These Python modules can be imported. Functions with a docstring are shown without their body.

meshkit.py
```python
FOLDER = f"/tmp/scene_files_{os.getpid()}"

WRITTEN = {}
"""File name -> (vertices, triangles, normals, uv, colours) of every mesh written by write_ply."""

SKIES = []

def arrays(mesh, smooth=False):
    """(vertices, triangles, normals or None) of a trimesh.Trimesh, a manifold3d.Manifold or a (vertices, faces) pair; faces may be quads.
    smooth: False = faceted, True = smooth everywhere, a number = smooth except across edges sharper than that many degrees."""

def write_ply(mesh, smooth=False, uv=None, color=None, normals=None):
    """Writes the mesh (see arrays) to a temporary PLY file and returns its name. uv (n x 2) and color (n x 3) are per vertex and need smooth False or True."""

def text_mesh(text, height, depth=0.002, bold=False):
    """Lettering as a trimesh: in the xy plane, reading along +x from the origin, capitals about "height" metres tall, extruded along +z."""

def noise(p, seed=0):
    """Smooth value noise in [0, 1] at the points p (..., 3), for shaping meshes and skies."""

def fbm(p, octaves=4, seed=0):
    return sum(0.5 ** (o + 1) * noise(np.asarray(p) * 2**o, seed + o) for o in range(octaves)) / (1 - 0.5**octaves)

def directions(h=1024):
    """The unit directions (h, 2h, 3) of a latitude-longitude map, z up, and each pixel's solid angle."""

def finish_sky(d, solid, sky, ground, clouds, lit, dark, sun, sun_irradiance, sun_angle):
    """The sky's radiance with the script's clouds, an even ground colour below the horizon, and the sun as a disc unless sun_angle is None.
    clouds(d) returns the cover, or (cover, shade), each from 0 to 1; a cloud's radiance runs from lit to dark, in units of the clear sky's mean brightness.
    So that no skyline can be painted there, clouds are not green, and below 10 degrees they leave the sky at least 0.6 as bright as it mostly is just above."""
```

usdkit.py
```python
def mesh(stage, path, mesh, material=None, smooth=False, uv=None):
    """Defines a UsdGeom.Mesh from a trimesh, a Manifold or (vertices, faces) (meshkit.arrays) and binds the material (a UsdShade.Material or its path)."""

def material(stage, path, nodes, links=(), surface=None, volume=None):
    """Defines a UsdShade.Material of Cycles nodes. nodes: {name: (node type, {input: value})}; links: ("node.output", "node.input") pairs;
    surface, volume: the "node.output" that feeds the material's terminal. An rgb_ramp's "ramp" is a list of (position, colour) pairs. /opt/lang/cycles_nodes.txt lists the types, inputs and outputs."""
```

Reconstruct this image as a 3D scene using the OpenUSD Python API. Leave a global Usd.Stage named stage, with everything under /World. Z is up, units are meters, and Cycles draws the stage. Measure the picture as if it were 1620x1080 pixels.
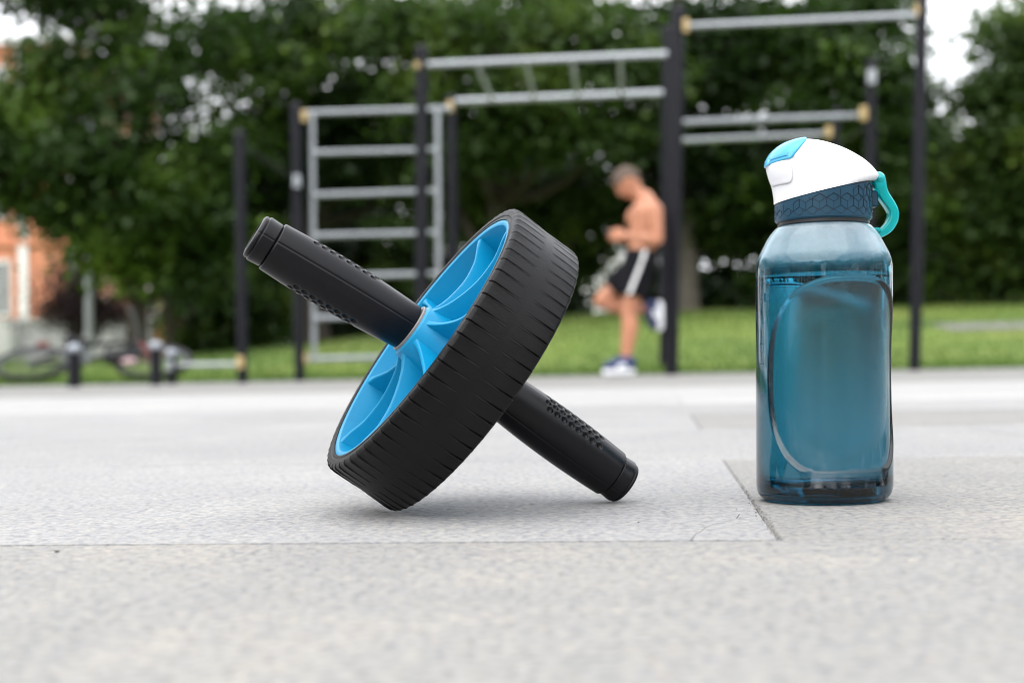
import math, random
import numpy as np, trimesh, usdkit, meshkit
from manifold3d import Manifold, CrossSection
from pxr import Usd, UsdGeom, UsdLux, UsdShade, Gf, Sdf

rng = np.random.default_rng(11)
random.seed(5)
PI = math.pi
stage = Usd.Stage.CreateInMemory()
UsdGeom.SetStageUpAxis(stage, UsdGeom.Tokens.z)
UsdGeom.SetStageMetersPerUnit(stage, 1.0)
UsdGeom.Xform.Define(stage, '/World')
UsdGeom.Scope.Define(stage, '/World/Looks')

# ------------------------------------------------------------------ camera
FPX, H0, ROLL, HC = 2250.0, 580.0, 0.019, 0.085      # focal length (pixels of a 1620 wide picture), horizon, roll, eye height
TH = math.atan((H0 - 540) / FPX)
FWD = np.array([0, math.cos(TH), math.sin(TH)])
RGT0 = np.array([1.0, 0, 0]); UP0 = np.cross(RGT0, FWD)
RGT = math.cos(ROLL) * RGT0 - math.sin(ROLL) * UP0
UPV = math.cos(ROLL) * UP0 + math.sin(ROLL) * RGT0
EYE = np.array([0, 0, HC])
cam = UsdGeom.Camera.Define(stage, '/World/camera')
cam.CreateFocalLengthAttr(50.0); cam.CreateHorizontalApertureAttr(36.0); cam.CreateVerticalApertureAttr(36.0 * 682 / 1024)
cam.CreateFStopAttr(7.1); cam.CreateFocusDistanceAttr(0.835)
cam.CreateClippingRangeAttr(Gf.Vec2f(0.02, 2000))
cam.CreateExposureAttr(1.64)
M = np.eye(4); M[0, :3] = RGT; M[1, :3] = UPV; M[2, :3] = -FWD; M[3, :3] = EYE
cam.AddTransformOp().Set(Gf.Matrix4d(M.tolist()))

def at(px, py, Y):
    """The point of the place at depth Y (metres north of the eye) that lies on the sight line of a photograph pixel."""
    d = FWD * FPX + RGT * (px - 810) - UPV * (py - 540)
    return EYE + d * (Y / d[1])
def gx(px, Y):
    return at(px, 580, Y)[0]

# ------------------------------------------------------------------ sky and light (bright overcast)
SUN_EL, SUN_AZ = math.radians(58), math.radians(-150)        # azimuth = atan2(x, y): behind the camera, to its left
sun_dir = np.array([math.sin(SUN_AZ) * math.cos(SUN_EL), math.cos(SUN_AZ) * math.cos(SUN_EL), math.sin(SUN_EL)])
sky_mat = usdkit.material(stage, '/World/Looks/sky', {
    'sky': ('sky_texture', {'sky_type': 'single_scattering', 'sun_disc': False, 'sun_elevation': SUN_EL, 'sun_rotation': SUN_AZ, 'altitude': 100.0, 'air_density': 1.0, 'aerosol_density': 2.0, 'ozone_density': 1.0}),
    'tc': ('texture_coordinate', {}),
    'map': ('mapping', {'scale': (1.0, 1.0, 2.2)}),
    'n': ('noise_texture', {'scale': 2.3, 'detail': 6.0, 'roughness': 0.55}),
    'cov': ('map_range', {'from_min': 0.30, 'from_max': 0.52, 'to_min': 0.78, 'to_max': 1.0, 'clamp': True}),
    'shade': ('noise_texture', {'scale': 3.1, 'detail': 5.0, 'w': 0.0}),
    'cc': ('rgb_ramp', {'ramp': [(0.3, (5.4, 5.55, 5.9)), (0.7, (8.2, 8.3, 8.5))]}),
    'mx': ('mix_color', {}),
    'bg': ('background_shader', {'strength': 0.115}),
}, [('tc.generated', 'map.vector'), ('map.vector', 'n.vector'), ('map.vector', 'shade.vector'), ('n.fac', 'cov.value'), ('shade.fac', 'cc.fac'),
    ('cov.result', 'mx.fac'), ('sky.color', 'mx.a'), ('cc.color', 'mx.b'), ('mx.result', 'bg.color')], surface='bg.background')
dome = UsdLux.DomeLight.Define(stage, '/World/sky')
UsdShade.MaterialBindingAPI.Apply(dome.GetPrim()).Bind(sky_mat)
dome.GetPrim().SetCustomDataByKey('kind', 'structure')
sun = UsdLux.DistantLight.Define(stage, '/World/sun')
sun.CreateNormalizeAttr(True); sun.CreateIntensityAttr(0.24); sun.CreateAngleAttr(85.0); sun.CreateColorAttr(Gf.Vec3f(1.0, 0.97, 0.92))
z_ = sun_dir; x_ = np.cross([0, 0, 1], z_); x_ /= np.linalg.norm(x_); y_ = np.cross(z_, x_)
S = np.eye(4); S[0, :3] = x_; S[1, :3] = y_; S[2, :3] = z_
sun.AddTransformOp().Set(Gf.Matrix4d(S.tolist()))

# ------------------------------------------------------------------ naming helpers
_used = {}
def numbered(parent, name):
    k = _used.get((parent, name), 0); _used[(parent, name)] = k + 1
    return f'{parent}/{name}' + (f'_{k:03d}' if k else '')
def keys(prim, label=None, cat=None, group=None, kind=None):
    for k, v in (('label', label), ('category', cat), ('group', group), ('kind', kind)):
        if v: prim.SetCustomDataByKey(k, v)
    return prim
class Thing:
    """An Xform at the thing's base; parts given in place coordinates are stored relative to it."""
    def __init__(self, name, label=None, cat=None, loc=(0, 0, 0), group=None, kind=None):
        self.path = numbered('/World', name); self.loc = np.asarray(loc, float)
        x = UsdGeom.Xform.Define(stage, self.path); x.AddTranslateOp().Set(Gf.Vec3d(*map(float, loc)))
        self.prim = keys(x.GetPrim(), label, cat, group, kind)
    def part(self, name, mesh, mat, smooth=False, label=None, under=None, kind=None, local=False, crease=None):
        v, f = vf(mesh)
        p = numbered(under or self.path, name)
        m = usdkit.mesh(stage, p, (v if local else v - self.loc, f), mat, smooth=smooth)
        keys(m.GetPrim(), label, None, None, kind)
        return p
def vf(mesh):
    if hasattr(mesh, 'to_mesh'):
        m = mesh.to_mesh(); return np.array(m.vert_properties[:, :3], float), np.array(m.tri_verts, int)
    if isinstance(mesh, (tuple, list)):
        v, f = np.asarray(mesh[0], float), np.asarray(mesh[1], int)
        return (v, np.vstack([f[:, [0, 1, 2]], f[:, [0, 2, 3]]])) if f.shape[1] == 4 else (v, f)
    return np.array(mesh.vertices, float), np.array(mesh.faces, int)
def join(ms):
    V, F, o = [], [], 0
    for m in ms:
        v, f = vf(m); V.append(v); F.append(f + o); o += len(v)
    return np.vstack(V), np.vstack(F)
def single(name, mesh, mat, label=None, cat=None, group=None, kind=None, smooth=False):
    p = numbered('/World', name)
    return keys(usdkit.mesh(stage, p, vf(mesh), mat, smooth=smooth).GetPrim(), label, cat, group, kind)

# ------------------------------------------------------------------ shape helpers
def grid_faces(nu, nv, close_u=False, close_v=False):
    a = np.arange(nu * nv).reshape(nu, nv)
    iu = np.arange(nu if close_u else nu - 1); iv = np.arange(nv if close_v else nv - 1)
    I, J = np.meshgrid(iu, iv, indexing='ij'); I2, J2 = (I + 1) % nu, (J + 1) % nv
    return np.stack([a[I, J], a[I2, J], a[I2, J2], a[I, J2]], -1).reshape(-1, 4)
def tube(pts, rad, n=12, caps=True):
    """A tube through points with radii; parallel-transport frames."""
    P = np.asarray(pts, float); R = np.broadcast_to(np.asarray(rad, float), (len(P),))
    T = np.gradient(P, axis=0); T /= np.linalg.norm(T, axis=1, keepdims=True)
    ref = np.array([0, 0, 1.0]) if abs(T[0][2]) < 0.9 else np.array([1.0, 0, 0])
    N = np.cross(T[0], ref); N /= np.linalg.norm(N); rows = []
    t = np.linspace(0, 2 * PI, n, endpoint=False)
    for p, r, d in zip(P, R, T):
        N = N - d * (N @ d); N /= np.linalg.norm(N); B = np.cross(d, N)
        rows.append(p + r * (np.outer(np.cos(t), N) + np.outer(np.sin(t), B)))
    V = np.vstack(rows); F = grid_faces(len(P), n, False, True)
    F = np.vstack([F[:, [0, 1, 2]], F[:, [0, 2, 3]]])[:, ::-1]
    if caps:
        k = len(V); V = np.vstack([V, P[:1], P[-1:]]); j = np.arange(n); j2 = (j + 1) % n; b = (len(P) - 1) * n
        F = np.vstack([F, np.c_[j2, j, np.full(n, k)][:, ::-1], np.c_[b + j, b + j2, np.full(n, k + 1)][:, ::-1]])
        m = trimesh.Trimesh(V, F, process=False); m.fix_normals(); return np.array(m.vertices), np.array(m.faces)
    return V, F
def smooth_path(pts, n=40):
    from scipy.interpolate import CubicSpline
    P = np.asarray(pts, float); s = np.r_[0, np.cumsum(np.linalg.norm(np.diff(P, axis=0), axis=1))]
    return CubicSpline(s, P)(np.linspace(0, s[-1], n))
def box(c, s, bev=0.0):
    c, s = np.asarray(c, float), np.asarray(s, float)
    if bev <= 0:
        m = trimesh.creation.box(s); m.apply_translation(c); return m
    h = s / 2
    P = [[sx * (h[0] - (bev if k != 0 else 0)), sy * (h[1] - (bev if k != 1 else 0)), sz * (h[2] - (bev if k != 2 else 0))] for k in range(3) for sx in (-1, 1) for sy in (-1, 1) for sz in (-1, 1)]
    m = trimesh.convex.convex_hull(np.array(P)); m.apply_translation(c); return m
def revolve(prof, n=96, axis='z'):
    """Closed revolve of an open (r, z) profile; r = 0 ends close."""
    p = np.asarray(prof, float); t = np.linspace(0, 2 * PI, n, endpoint=False)
    V = np.stack([np.outer(np.cos(t), p[:, 0]), np.outer(np.sin(t), p[:, 0]), np.tile(p[:, 1], (n, 1))], -1).reshape(-1, 3)
    return V, grid_faces(n, len(p), True, False)
def fillet(prof, r=0.002, n=4):
    """Rounds the inner corners of a polyline profile."""
    p = [np.asarray(q, float) for q in prof]; out = [p[0]]
    for a, b, c in zip(p[:-2], p[1:-1], p[2:]):
        la, lc = np.linalg.norm(a - b), np.linalg.norm(c - b); k = min(r, la * 0.45, lc * 0.45)
        s, e = b + (a - b) / la * k, b + (c - b) / lc * k
        for u in np.linspace(0, 1, n + 1): out.append((1 - u) ** 2 * s + 2 * u * (1 - u) * b + u * u * e)
    out.append(p[-1]); return np.array(out)
def smooths(x, a, b):
    t = np.clip((x - a) / (b - a), 0, 1); return t * t * (3 - 2 * t)

# ------------------------------------------------------------------ materials
def mat(name, nodes, links, surface='p.BSDF'):
    return usdkit.material(stage, '/World/Looks/' + name, nodes, links, surface=surface)
def plain(name, col, rough=0.5, var=0.12, scale=40.0, bump=0.0, bscale=None, **kw):
    c = np.array(col, float)
    nodes = {'g': ('geometry', {}), 'n': ('noise_texture', {'scale': scale, 'detail': 5.0, 'roughness': 0.6}),
             'r': ('rgb_ramp', {'ramp': [(0.3, tuple(c * (1 - var))), (0.7, tuple(np.minimum(c * (1 + var), 1)))]}),
             'rr': ('map_range', {'from_min': 0.3, 'from_max': 0.7, 'to_min': rough * 0.88, 'to_max': min(1, rough * 1.12)}),
             'p': ('principled_bsdf', dict(kw))}
    links = [('g.position', 'n.vector'), ('n.fac', 'r.fac'), ('r.color', 'p.base_color'), ('n.fac', 'rr.value'), ('rr.result', 'p.roughness')]
    if bump:
        nodes['n2'] = ('noise_texture', {'scale': bscale or scale * 4, 'detail': 3.0}); nodes['b'] = ('bump', {'strength': bump, 'distance': 0.001})
        links += [('g.position', 'n2.vector'), ('n2.fac', 'b.height'), ('b.normal', 'p.normal')]
    return mat(name, nodes, links)
rubber = plain('tyre_rubber', (0.0032, 0.003, 0.0033), 0.42, 0.2, 90, 0.12, 900, specular_ior_level=0.17)
grip = plain('grip_plastic', (0.0022, 0.0022, 0.003), 0.27, 0.12, 60, 0.08, 1500, specular_ior_level=0.22)
grip_band = plain('grip_band', (0.16, 0.15, 0.15), 0.38, 0.1, 60)
rim_blue = plain('rim_blue', (0.0002, 0.205, 0.385), 0.38, 0.05, 30, 0.04, 700, specular_ior_level=0.3)
cap_white = plain('cap_white', (0.70, 0.70, 0.725), 0.34, 0.015, 30)
gasket_black = plain('gasket_black', (0.012, 0.012, 0.013), 0.3, 0.1, 60)
post_mat = plain('post_paint', (0.006, 0.006, 0.009), 0.42, 0.3, 12, specular_ior_level=0.2)
galv = plain('galvanised_steel', (0.32, 0.34, 0.36), 0.42, 0.12, 18, metallic=0.6)
clamp_mat = plain('clamp_yellow', (0.42, 0.31, 0.14), 0.45, 0.15, 30)
dome_mat = plain('cap_aluminium', (0.25, 0.27, 0.30), 0.3, 0.08, 30, metallic=0.4)
skin = plain('skin', (0.41, 0.178, 0.100), 0.5, 0.1, 9, subsurface_weight=0.12, subsurface_scale=0.01)
hair_mat = plain('hair', (0.085, 0.055, 0.038), 0.7, 0.25, 120)
cloth_black = plain('shorts_black', (0.006, 0.006, 0.008), 0.85, 0.2, 80, specular_ior_level=0.12)
cloth_white = plain('stripe_white', (0.72, 0.72, 0.72), 0.8, 0.05, 80)
shoe_navy = plain('shoe_navy', (0.018, 0.03, 0.10), 0.7, 0.2, 60)
shoe_white = plain('shoe_white', (0.74, 0.75, 0.78), 0.6, 0.06, 60)
phone_mat = plain('phone_black', (0.015, 0.015, 0.017), 0.2, 0.1, 60)
bark = plain('bark', (0.045, 0.035, 0.026), 0.9, 0.4, 14, 0.6, 30)
bark_pale = plain('bark_pale', (0.12, 0.105, 0.085), 0.9, 0.3, 14, 0.6, 30)
wall_white = plain('wall_white', (0.62, 0.62, 0.61), 0.8, 0.06, 2.0)
wall_grey = plain('wall_grey', (0.44, 0.44, 0.44), 0.8, 0.08, 1.5)
glass_dark = plain('window_glass', (0.03, 0.035, 0.045), 0.12, 0.1, 2)
lamp_grey = plain('pole_grey', (0.34, 0.36, 0.38), 0.5, 0.1, 8)
bike_black = plain('bike_black', (0.008, 0.008, 0.009), 0.5, 0.2, 30, specular_ior_level=0.25)
bike_grey = plain('bike_grey', (0.13, 0.135, 0.15), 0.35, 0.1, 30, metallic=0.4)
bike_red = plain('bike_red', (0.13, 0.018, 0.016), 0.45, 0.1, 30)
bike_pink = plain('bike_pink', (0.40, 0.27, 0.28), 0.5, 0.1, 30)

def granite(name, base, warm, bright=1.0):
    b = np.array(base) * bright; w = np.array(warm) * bright
    return mat(name, {
        'g': ('geometry', {}), 'oi': ('object_info', {}),
        'n4': ('noise_texture', {'scale': 165.0, 'detail': 2.0, 'roughness': 0.5}), 'blot': ('rgb_ramp', {'ramp': [(0.30, (0.70, 0.70, 0.72)), (0.45, (0.96, 0.96, 0.97)), (0.58, (1.03, 1.02, 1.01)), (0.72, (1.22, 1.17, 1.08))]}), 'm4': ('mix_color', {'blend_type': 'multiply', 'fac': 0.8}),
        'n1': ('noise_texture', {'scale': 4.5, 'detail': 7.0, 'roughness': 0.68, 'distortion': 0.6}),
        'n2': ('noise_texture', {'scale': 240.0, 'detail': 3.0, 'roughness': 0.6}),
        'v': ('voronoi_texture', {'scale': 330.0, 'randomness': 1.0}),
        'n3': ('noise_texture', {'scale': 60.0, 'detail': 4.0}),
        'c1': ('rgb_ramp', {'ramp': [(0.32, tuple(b * 0.93)), (0.5, tuple(b)), (0.68, tuple(w))]}),
        'sp': ('rgb_ramp', {'ramp': [(0.0, (0.46, 0.46, 0.48)), (0.34, (0.66, 0.66, 0.67)), (0.45, (0.94, 0.94, 0.94)), (0.60, (1.08, 1.07, 1.05)), (1.0, (1.45, 1.38, 1.25))]}),
        'gr': ('rgb_ramp', {'ramp': [(0.0, (0.62, 0.62, 0.65)), (0.22, (0.88, 0.88, 0.90)), (0.35, (1.0, 1.0, 1.0)), (0.78, (1.06, 1.05, 1.0)), (1.0, (1.22, 1.10, 0.96))]}),
        'tint': ('map_range', {'from_min': 0.0, 'from_max': 1.0, 'to_min': 0.95, 'to_max': 1.05}),
        'm1': ('mix_color', {'blend_type': 'multiply', 'fac': 1.0}), 'm2': ('mix_color', {'blend_type': 'multiply', 'fac': 0.9}),
        'm3': ('mix_color', {'blend_type': 'multiply', 'fac': 1.0}),
        'ad': ('math', {'math_type': 'multiply_add', 'value2': 0.6}),
        'b': ('bump', {'strength': 0.9, 'distance': 0.0016}),
        'p': ('principled_bsdf', {'roughness': 0.72, 'specular_ior_level': 0.35})},
        [('g.position', 'n1.vector'), ('g.position', 'n2.vector'), ('g.position', 'v.vector'), ('g.position', 'n3.vector'),
         ('n1.fac', 'c1.fac'), ('n2.fac', 'sp.fac'), ('v.color', 'gr.fac'), ('oi.random', 'tint.value'),
         ('c1.color', 'm1.a'), ('sp.color', 'm1.b'), ('m1.result', 'm2.a'), ('gr.color', 'm2.b'), ('m2.result', 'm3.a'), ('tint.result', 'm3.b'), ('m3.result', 'm4.a'), ('g.position', 'n4.vector'), ('n4.fac', 'blot.fac'), ('blot.color', 'm4.b'), ('m4.result', 'p.base_color'),
         ('n3.fac', 'ad.value1'), ('n2.fac', 'ad.value3'), ('ad.value', 'b.height'), ('b.normal', 'p.normal')])
gran_cool = granite('granite_cool', (0.256, 0.257, 0.262), (0.293, 0.292, 0.288))
gran_warm = granite('granite_warm', (0.219, 0.217, 0.213), (0.269, 0.256, 0.237))
gran_pale = granite('granite_pale', (0.321, 0.321, 0.324), (0.348, 0.343, 0.338))
gran_dark = granite('granite_dark', (0.207, 0.207, 0.203), (0.231, 0.226, 0.214))
joint_mat = plain('joint_sand', (0.20, 0.19, 0.175), 0.95, 0.3, 300)

def leafy(name, dark, mid, light, trans=0.35):
    return mat(name, {
        'g': ('geometry', {}), 'n': ('noise_texture', {'scale': 0.9, 'detail': 3.0}),
        'ad': ('math', {'math_type': 'multiply_add', 'value2': 0.55}), 'sc': ('math', {'math_type': 'multiply_add', 'value2': 1.7, 'value3': -0.62}),
        'r': ('rgb_ramp', {'ramp': [(0.25, dark), (0.56, mid), (0.84, light)]}),
        'd': ('principled_bsdf', {'roughness': 0.5, 'specular_ior_level': 0.28}), 't': ('translucent_bsdf', {}), 'm': ('mix_closure', {'fac': trans})},
        [('g.position', 'n.vector'), ('n.fac', 'sc.value1'), ('g.random_per_island', 'ad.value1'), ('sc.value', 'ad.value3'), ('ad.value', 'r.fac'),
         ('r.color', 'd.base_color'), ('r.color', 't.color'), ('d.BSDF', 'm.closure1'), ('t.BSDF', 'm.closure2')], surface='m.closure')
leaf_mid = leafy('leaf_mid', (0.020, 0.046, 0.006), (0.095, 0.168, 0.018), (0.29, 0.37, 0.055))
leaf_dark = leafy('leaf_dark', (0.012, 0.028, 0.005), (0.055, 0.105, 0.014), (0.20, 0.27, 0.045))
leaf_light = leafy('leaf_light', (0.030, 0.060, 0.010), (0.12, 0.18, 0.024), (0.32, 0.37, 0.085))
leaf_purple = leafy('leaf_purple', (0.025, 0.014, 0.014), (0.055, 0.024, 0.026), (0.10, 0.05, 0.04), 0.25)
leaf_shade = leafy('leaf_shade', (0.007, 0.016, 0.005), (0.020, 0.040, 0.010), (0.065, 0.095, 0.025))  # deep shade below the canopy is put into this leaf colour
blade = leafy('grass_blade', (0.05, 0.10, 0.012), (0.128, 0.196, 0.027), (0.27, 0.285, 0.065), 0.3)
lawn_mat = mat('lawn', {'g': ('geometry', {}), 'n': ('noise_texture', {'scale': 0.7, 'detail': 6.0, 'roughness': 0.65}), 'n2': ('noise_texture', {'scale': 30.0, 'detail': 3.0}),
    'r': ('rgb_ramp', {'ramp': [(0.3, (0.048, 0.092, 0.012)), (0.5, (0.125, 0.19, 0.027)), (0.72, (0.25, 0.27, 0.065))]}),
    'r2': ('rgb_ramp', {'ramp': [(0.3, (0.65, 0.65, 0.65)), (0.7, (1.15, 1.15, 1.1))]}), 'm': ('mix_color', {'blend_type': 'multiply', 'fac': 1.0}),
    'p': ('principled_bsdf', {'roughness': 0.9})},
    [('g.position', 'n.vector'), ('g.position', 'n2.vector'), ('n.fac', 'r.fac'), ('n2.fac', 'r2.fac'), ('r.color', 'm.a'), ('r2.color', 'm.b'), ('m.result', 'p.base_color')])
brick_mat = mat('brick_orange', {'g': ('geometry', {}), 'mp': ('mapping', {'rotation': (PI / 2, 0, 0)}),
    'b': ('brick_texture', {'scale': 4.0, 'color1': (0.50, 0.17, 0.085), 'color2': (0.58, 0.22, 0.11), 'mortar': (0.5, 0.36, 0.28), 'mortar_size': 0.012}),
    'p': ('principled_bsdf', {'roughness': 0.85})}, [('g.position', 'mp.vector'), ('mp.vector', 'b.vector'), ('b.color', 'p.base_color')])

# ------------------------------------------------------------------ paving: slabs in running bond, turned about 6 degrees
PHI = -0.1                                            # slab grid turned by this angle
cP, sP = math.cos(PHI), math.sin(PHI)
def slabxy(s, t):                                     # slab coordinates (along row, across rows) -> place
    return s * cP - t * sP, s * sP + t * cP
ROW, LEN, GAP = 0.575, 1.20, 0.0010
T0 = 0.690                                            # the row edge that shows at the bottom of the joint by the bottle
EDGE = 19                                             # rows out to the grass
def slab_mesh(s0, s1, t0, t1, dz=0.0, tilt=(0, 0), bev=0.0016, th=0.05, chip=False):
    g = GAP / 2; a0, a1, b0, b1 = s0 + g, s1 - g, t0 + g, t1 - g
    V = []
    for k, (i, z) in enumerate(((0, -th), (0, -bev), (bev, 0.0))):
        for (s, t) in ((a0 + i, b0 + i), (a1 - i, b0 + i), (a1 - i, b1 - i), (a0 + i, b1 - i)):
            x, y = slabxy(s, t); zz = z + dz + (tilt[0] * (s - (s0 + s1) / 2) + tilt[1] * (t - (t0 + t1) / 2) if k else 0)
            V.append((x, y, zz))
    F = [(0, 3, 2, 1)] + [(4 * k + j, 4 * k + (j + 1) % 4, 4 * k + 4 + (j + 1) % 4, 4 * k + 4 + j) for k in (0, 1) for j in range(4)] + [(8, 9, 10, 11)]
    return np.array(V), np.array(F)
def ground(px, py):
    d = FWD * FPX + RGT * (px - 810) - UPV * (py - 540); p = EYE - d * (EYE[2] / d[2]); return (p[0] * cP + p[1] * sP, -p[0] * sP + p[1] * cP)
def worn_slab(s0, s1, t0, t1, corner, crack):
    """A slab whose right edge is worn and whose near right corner has broken along a crack: the outline is cut by shapely and extruded."""
    from shapely.geometry import Polygon, LineString
    r = np.random.default_rng(3); g = GAP / 2
    right = [(s1 - g - abs(r.normal(0, 0.00016)) - (0.0005 * math.exp(-((t - 0.80) / 0.05) ** 2)), t) for t in np.linspace(t0 + g, t1 - g, 60)]
    P = Polygon([(s0 + g, t0 + g)] + right + [(s0 + g, t1 - g)])
    line = LineString(crack).buffer(0.00026)
    P2 = P.difference(line)
    out = []
    for q in getattr(P2, 'geoms', [P2]):
        m = trimesh.creation.extrude_polygon(q, 0.05, engine='earcut'); v = np.array(m.vertices)
        small = q.area < 0.03
        x, y = slabxy(v[:, 0], v[:, 1]); out.append((np.c_[x, y, v[:, 2] - 0.05 - (0.0004 if small else 0)], np.array(m.faces)))
    return join(out)

pave = Thing('pavement', kind='structure')
near_n = 0
far = {k: [] for k in ('pale', 'dark', 'cool')}
gm = {'cool': gran_cool, 'warm': gran_warm, 'pale': gran_pale, 'dark': gran_dark}
for r in range(-2, EDGE):
    t0, t1 = T0 + (r - 0) * ROW, T0 + (r + 1) * ROW
    off = 0.057 if r % 2 == 0 else 0.389
    half = 0.6 + 0.42 * max(t1, 0.3)
    kmin, kmax = int(math.floor((-half - 1.3 - off) / LEN)), int(math.ceil((half + 1.3 - off) / LEN))
    if r >= 6: kmin, kmax = -16, 15
    for k in range(kmin, kmax):
        s0, s1 = off + k * LEN, off + (k + 1) * LEN
        dz = float(rng.normal(0, 0.0005)); tilt = rng.normal(0, 0.0005, 2)
        if r < 6:
            kind = 'warm' if r < 0 else 'cool'
            if r == 0: kind = 'cool' if k == -1 else ('warm' if k == 0 else 'cool')
            if r == 2: kind = 'cool' if k < 0 else 'warm'
            if r == 3: kind = 'cool'
            if r >= 4: kind = 'pale'
            if r == 0 and k == -1:
                crack = [ground(*q) for q in ((1189, 816), (1181, 814), (1170, 812.5), (1165, 820), (1158, 821), (1145, 825), (1131, 828), (1116, 834), (1108, 841), (1101, 844), (1092, 856))]
                pave.part('paving_slab', worn_slab(s0, s1, t0, t1, None, crack), gm[kind], label='pale paving slab with a cracked corner')
            else:
                pave.part('paving_slab', slab_mesh(s0, s1, t0, t1, dz if r not in (0,) else 0.0, tilt if r else (0, 0)), gm[kind])
        else:
            far['pale' if r < 8 else 'dark'].append(slab_mesh(s0, s1, t0, t1, dz, tilt, 0.002))
for k, ms in far.items():
    if ms: pave.part('far_paving', join(ms), gm[k], kind='stuff')
bx = []
for (s, t) in ((-16, -1.6), (16, -1.6), (16, T0 + EDGE * ROW), (-16, T0 + EDGE * ROW)):
    bx.append((*slabxy(s, t), -0.0022))
pave.part('joint_bed', (np.array(bx), np.array([[0, 1, 2, 3]])), joint_mat)
# grains of sand and grit lying in the worn joint beside the bottle
gr = []
for i in range(90):
    t = 0.69 + 0.30 * rng.random() ** 1.3; s = 0.057 + rng.normal(0, 0.0007 + 0.0016 * math.exp(-((t - 0.80) / 0.06) ** 2))
    x, y = slabxy(s, t); m = trimesh.creation.icosphere(1, float(rng.uniform(0.0002, 0.0006)))
    v = np.array(m.vertices) * rng.uniform(0.6, 1.3, 3) + (x, y, 0.0002); gr.append((v, m.faces))
single('joint_grit', join(gr), joint_mat, 'loose dark grit along the worn joint beside the bottle', 'grit', kind='stuff')

sc = []
for (px, py, r0) in ((145, 800, .0011), (1165, 806, .0006), (430, 742, .0008), (1398, 762, .0007), (332, 690, .0012), (560, 838, .0005), (1500, 800, .0008), (90, 873, .0016), (770, 830, .0005), (1010, 826, .0006), (610, 870, .0006), (1430, 905, .0007), (280, 760, .0006), (1040, 700, .0012)):
    d = FWD * FPX + RGT * (px - 810) - UPV * (py - 540); p = EYE - d * (EYE[2] / d[2]); m = trimesh.creation.icosphere(1, r0 * .55)
    sc.append((np.array(m.vertices) * rng.uniform(.7, 1.8, 3) * (1, 1, .5) + p + (0, 0, r0 * .3), m.faces))
single('grit', join(sc), bark, 'scattered dark specks of grit on the pale slabs', 'grit', kind='stuff')
# ------------------------------------------------------------------ lawn and terrain
te = T0 + EDGE * ROW
def edge_y(x):   # the line where the paving ends
    return te / cP + x * math.tan(PHI)
def land(x, y):
    """Height of the ground: level at the paving, a gentle bank behind it, lower to the left."""
    d = np.maximum(y - edge_y(x), 0); w = smooths(x, -6.0, 2.0); rise = 0.34 + 0.56 * w
    return 0.004 + rise * smooths(d, -1.0, 11.0) - rise * smooths(0, -1.0, 11.0) + 0.012 * np.maximum(d - 8, 0) + 0.03 * (meshkit.noise(np.stack([x * 0.5, y * 0.5, x * 0], -1)) - 0.5) * smooths(d, 0.3, 3)
nx, ny = 170, 130
uu = np.linspace(-1, 1, nx); vv = np.linspace(0, 1, ny) ** 2.2
U, Vv = np.meshgrid(uu, vv, indexing='ij')
X = 14 * U + 300 * U ** 5 * Vv ** 0.5; Y = edge_y(X * 0 + 14 * U) + 0.0 + 600 * Vv; Y = np.where(np.abs(X) > 14, Y, edge_y(X) + 600 * Vv)
lawn = (np.stack([X, Y, land(X, Y)], -1).reshape(-1, 3), grid_faces(nx, ny))
single('lawn', lawn, lawn_mat, kind='structure', smooth=True)
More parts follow.
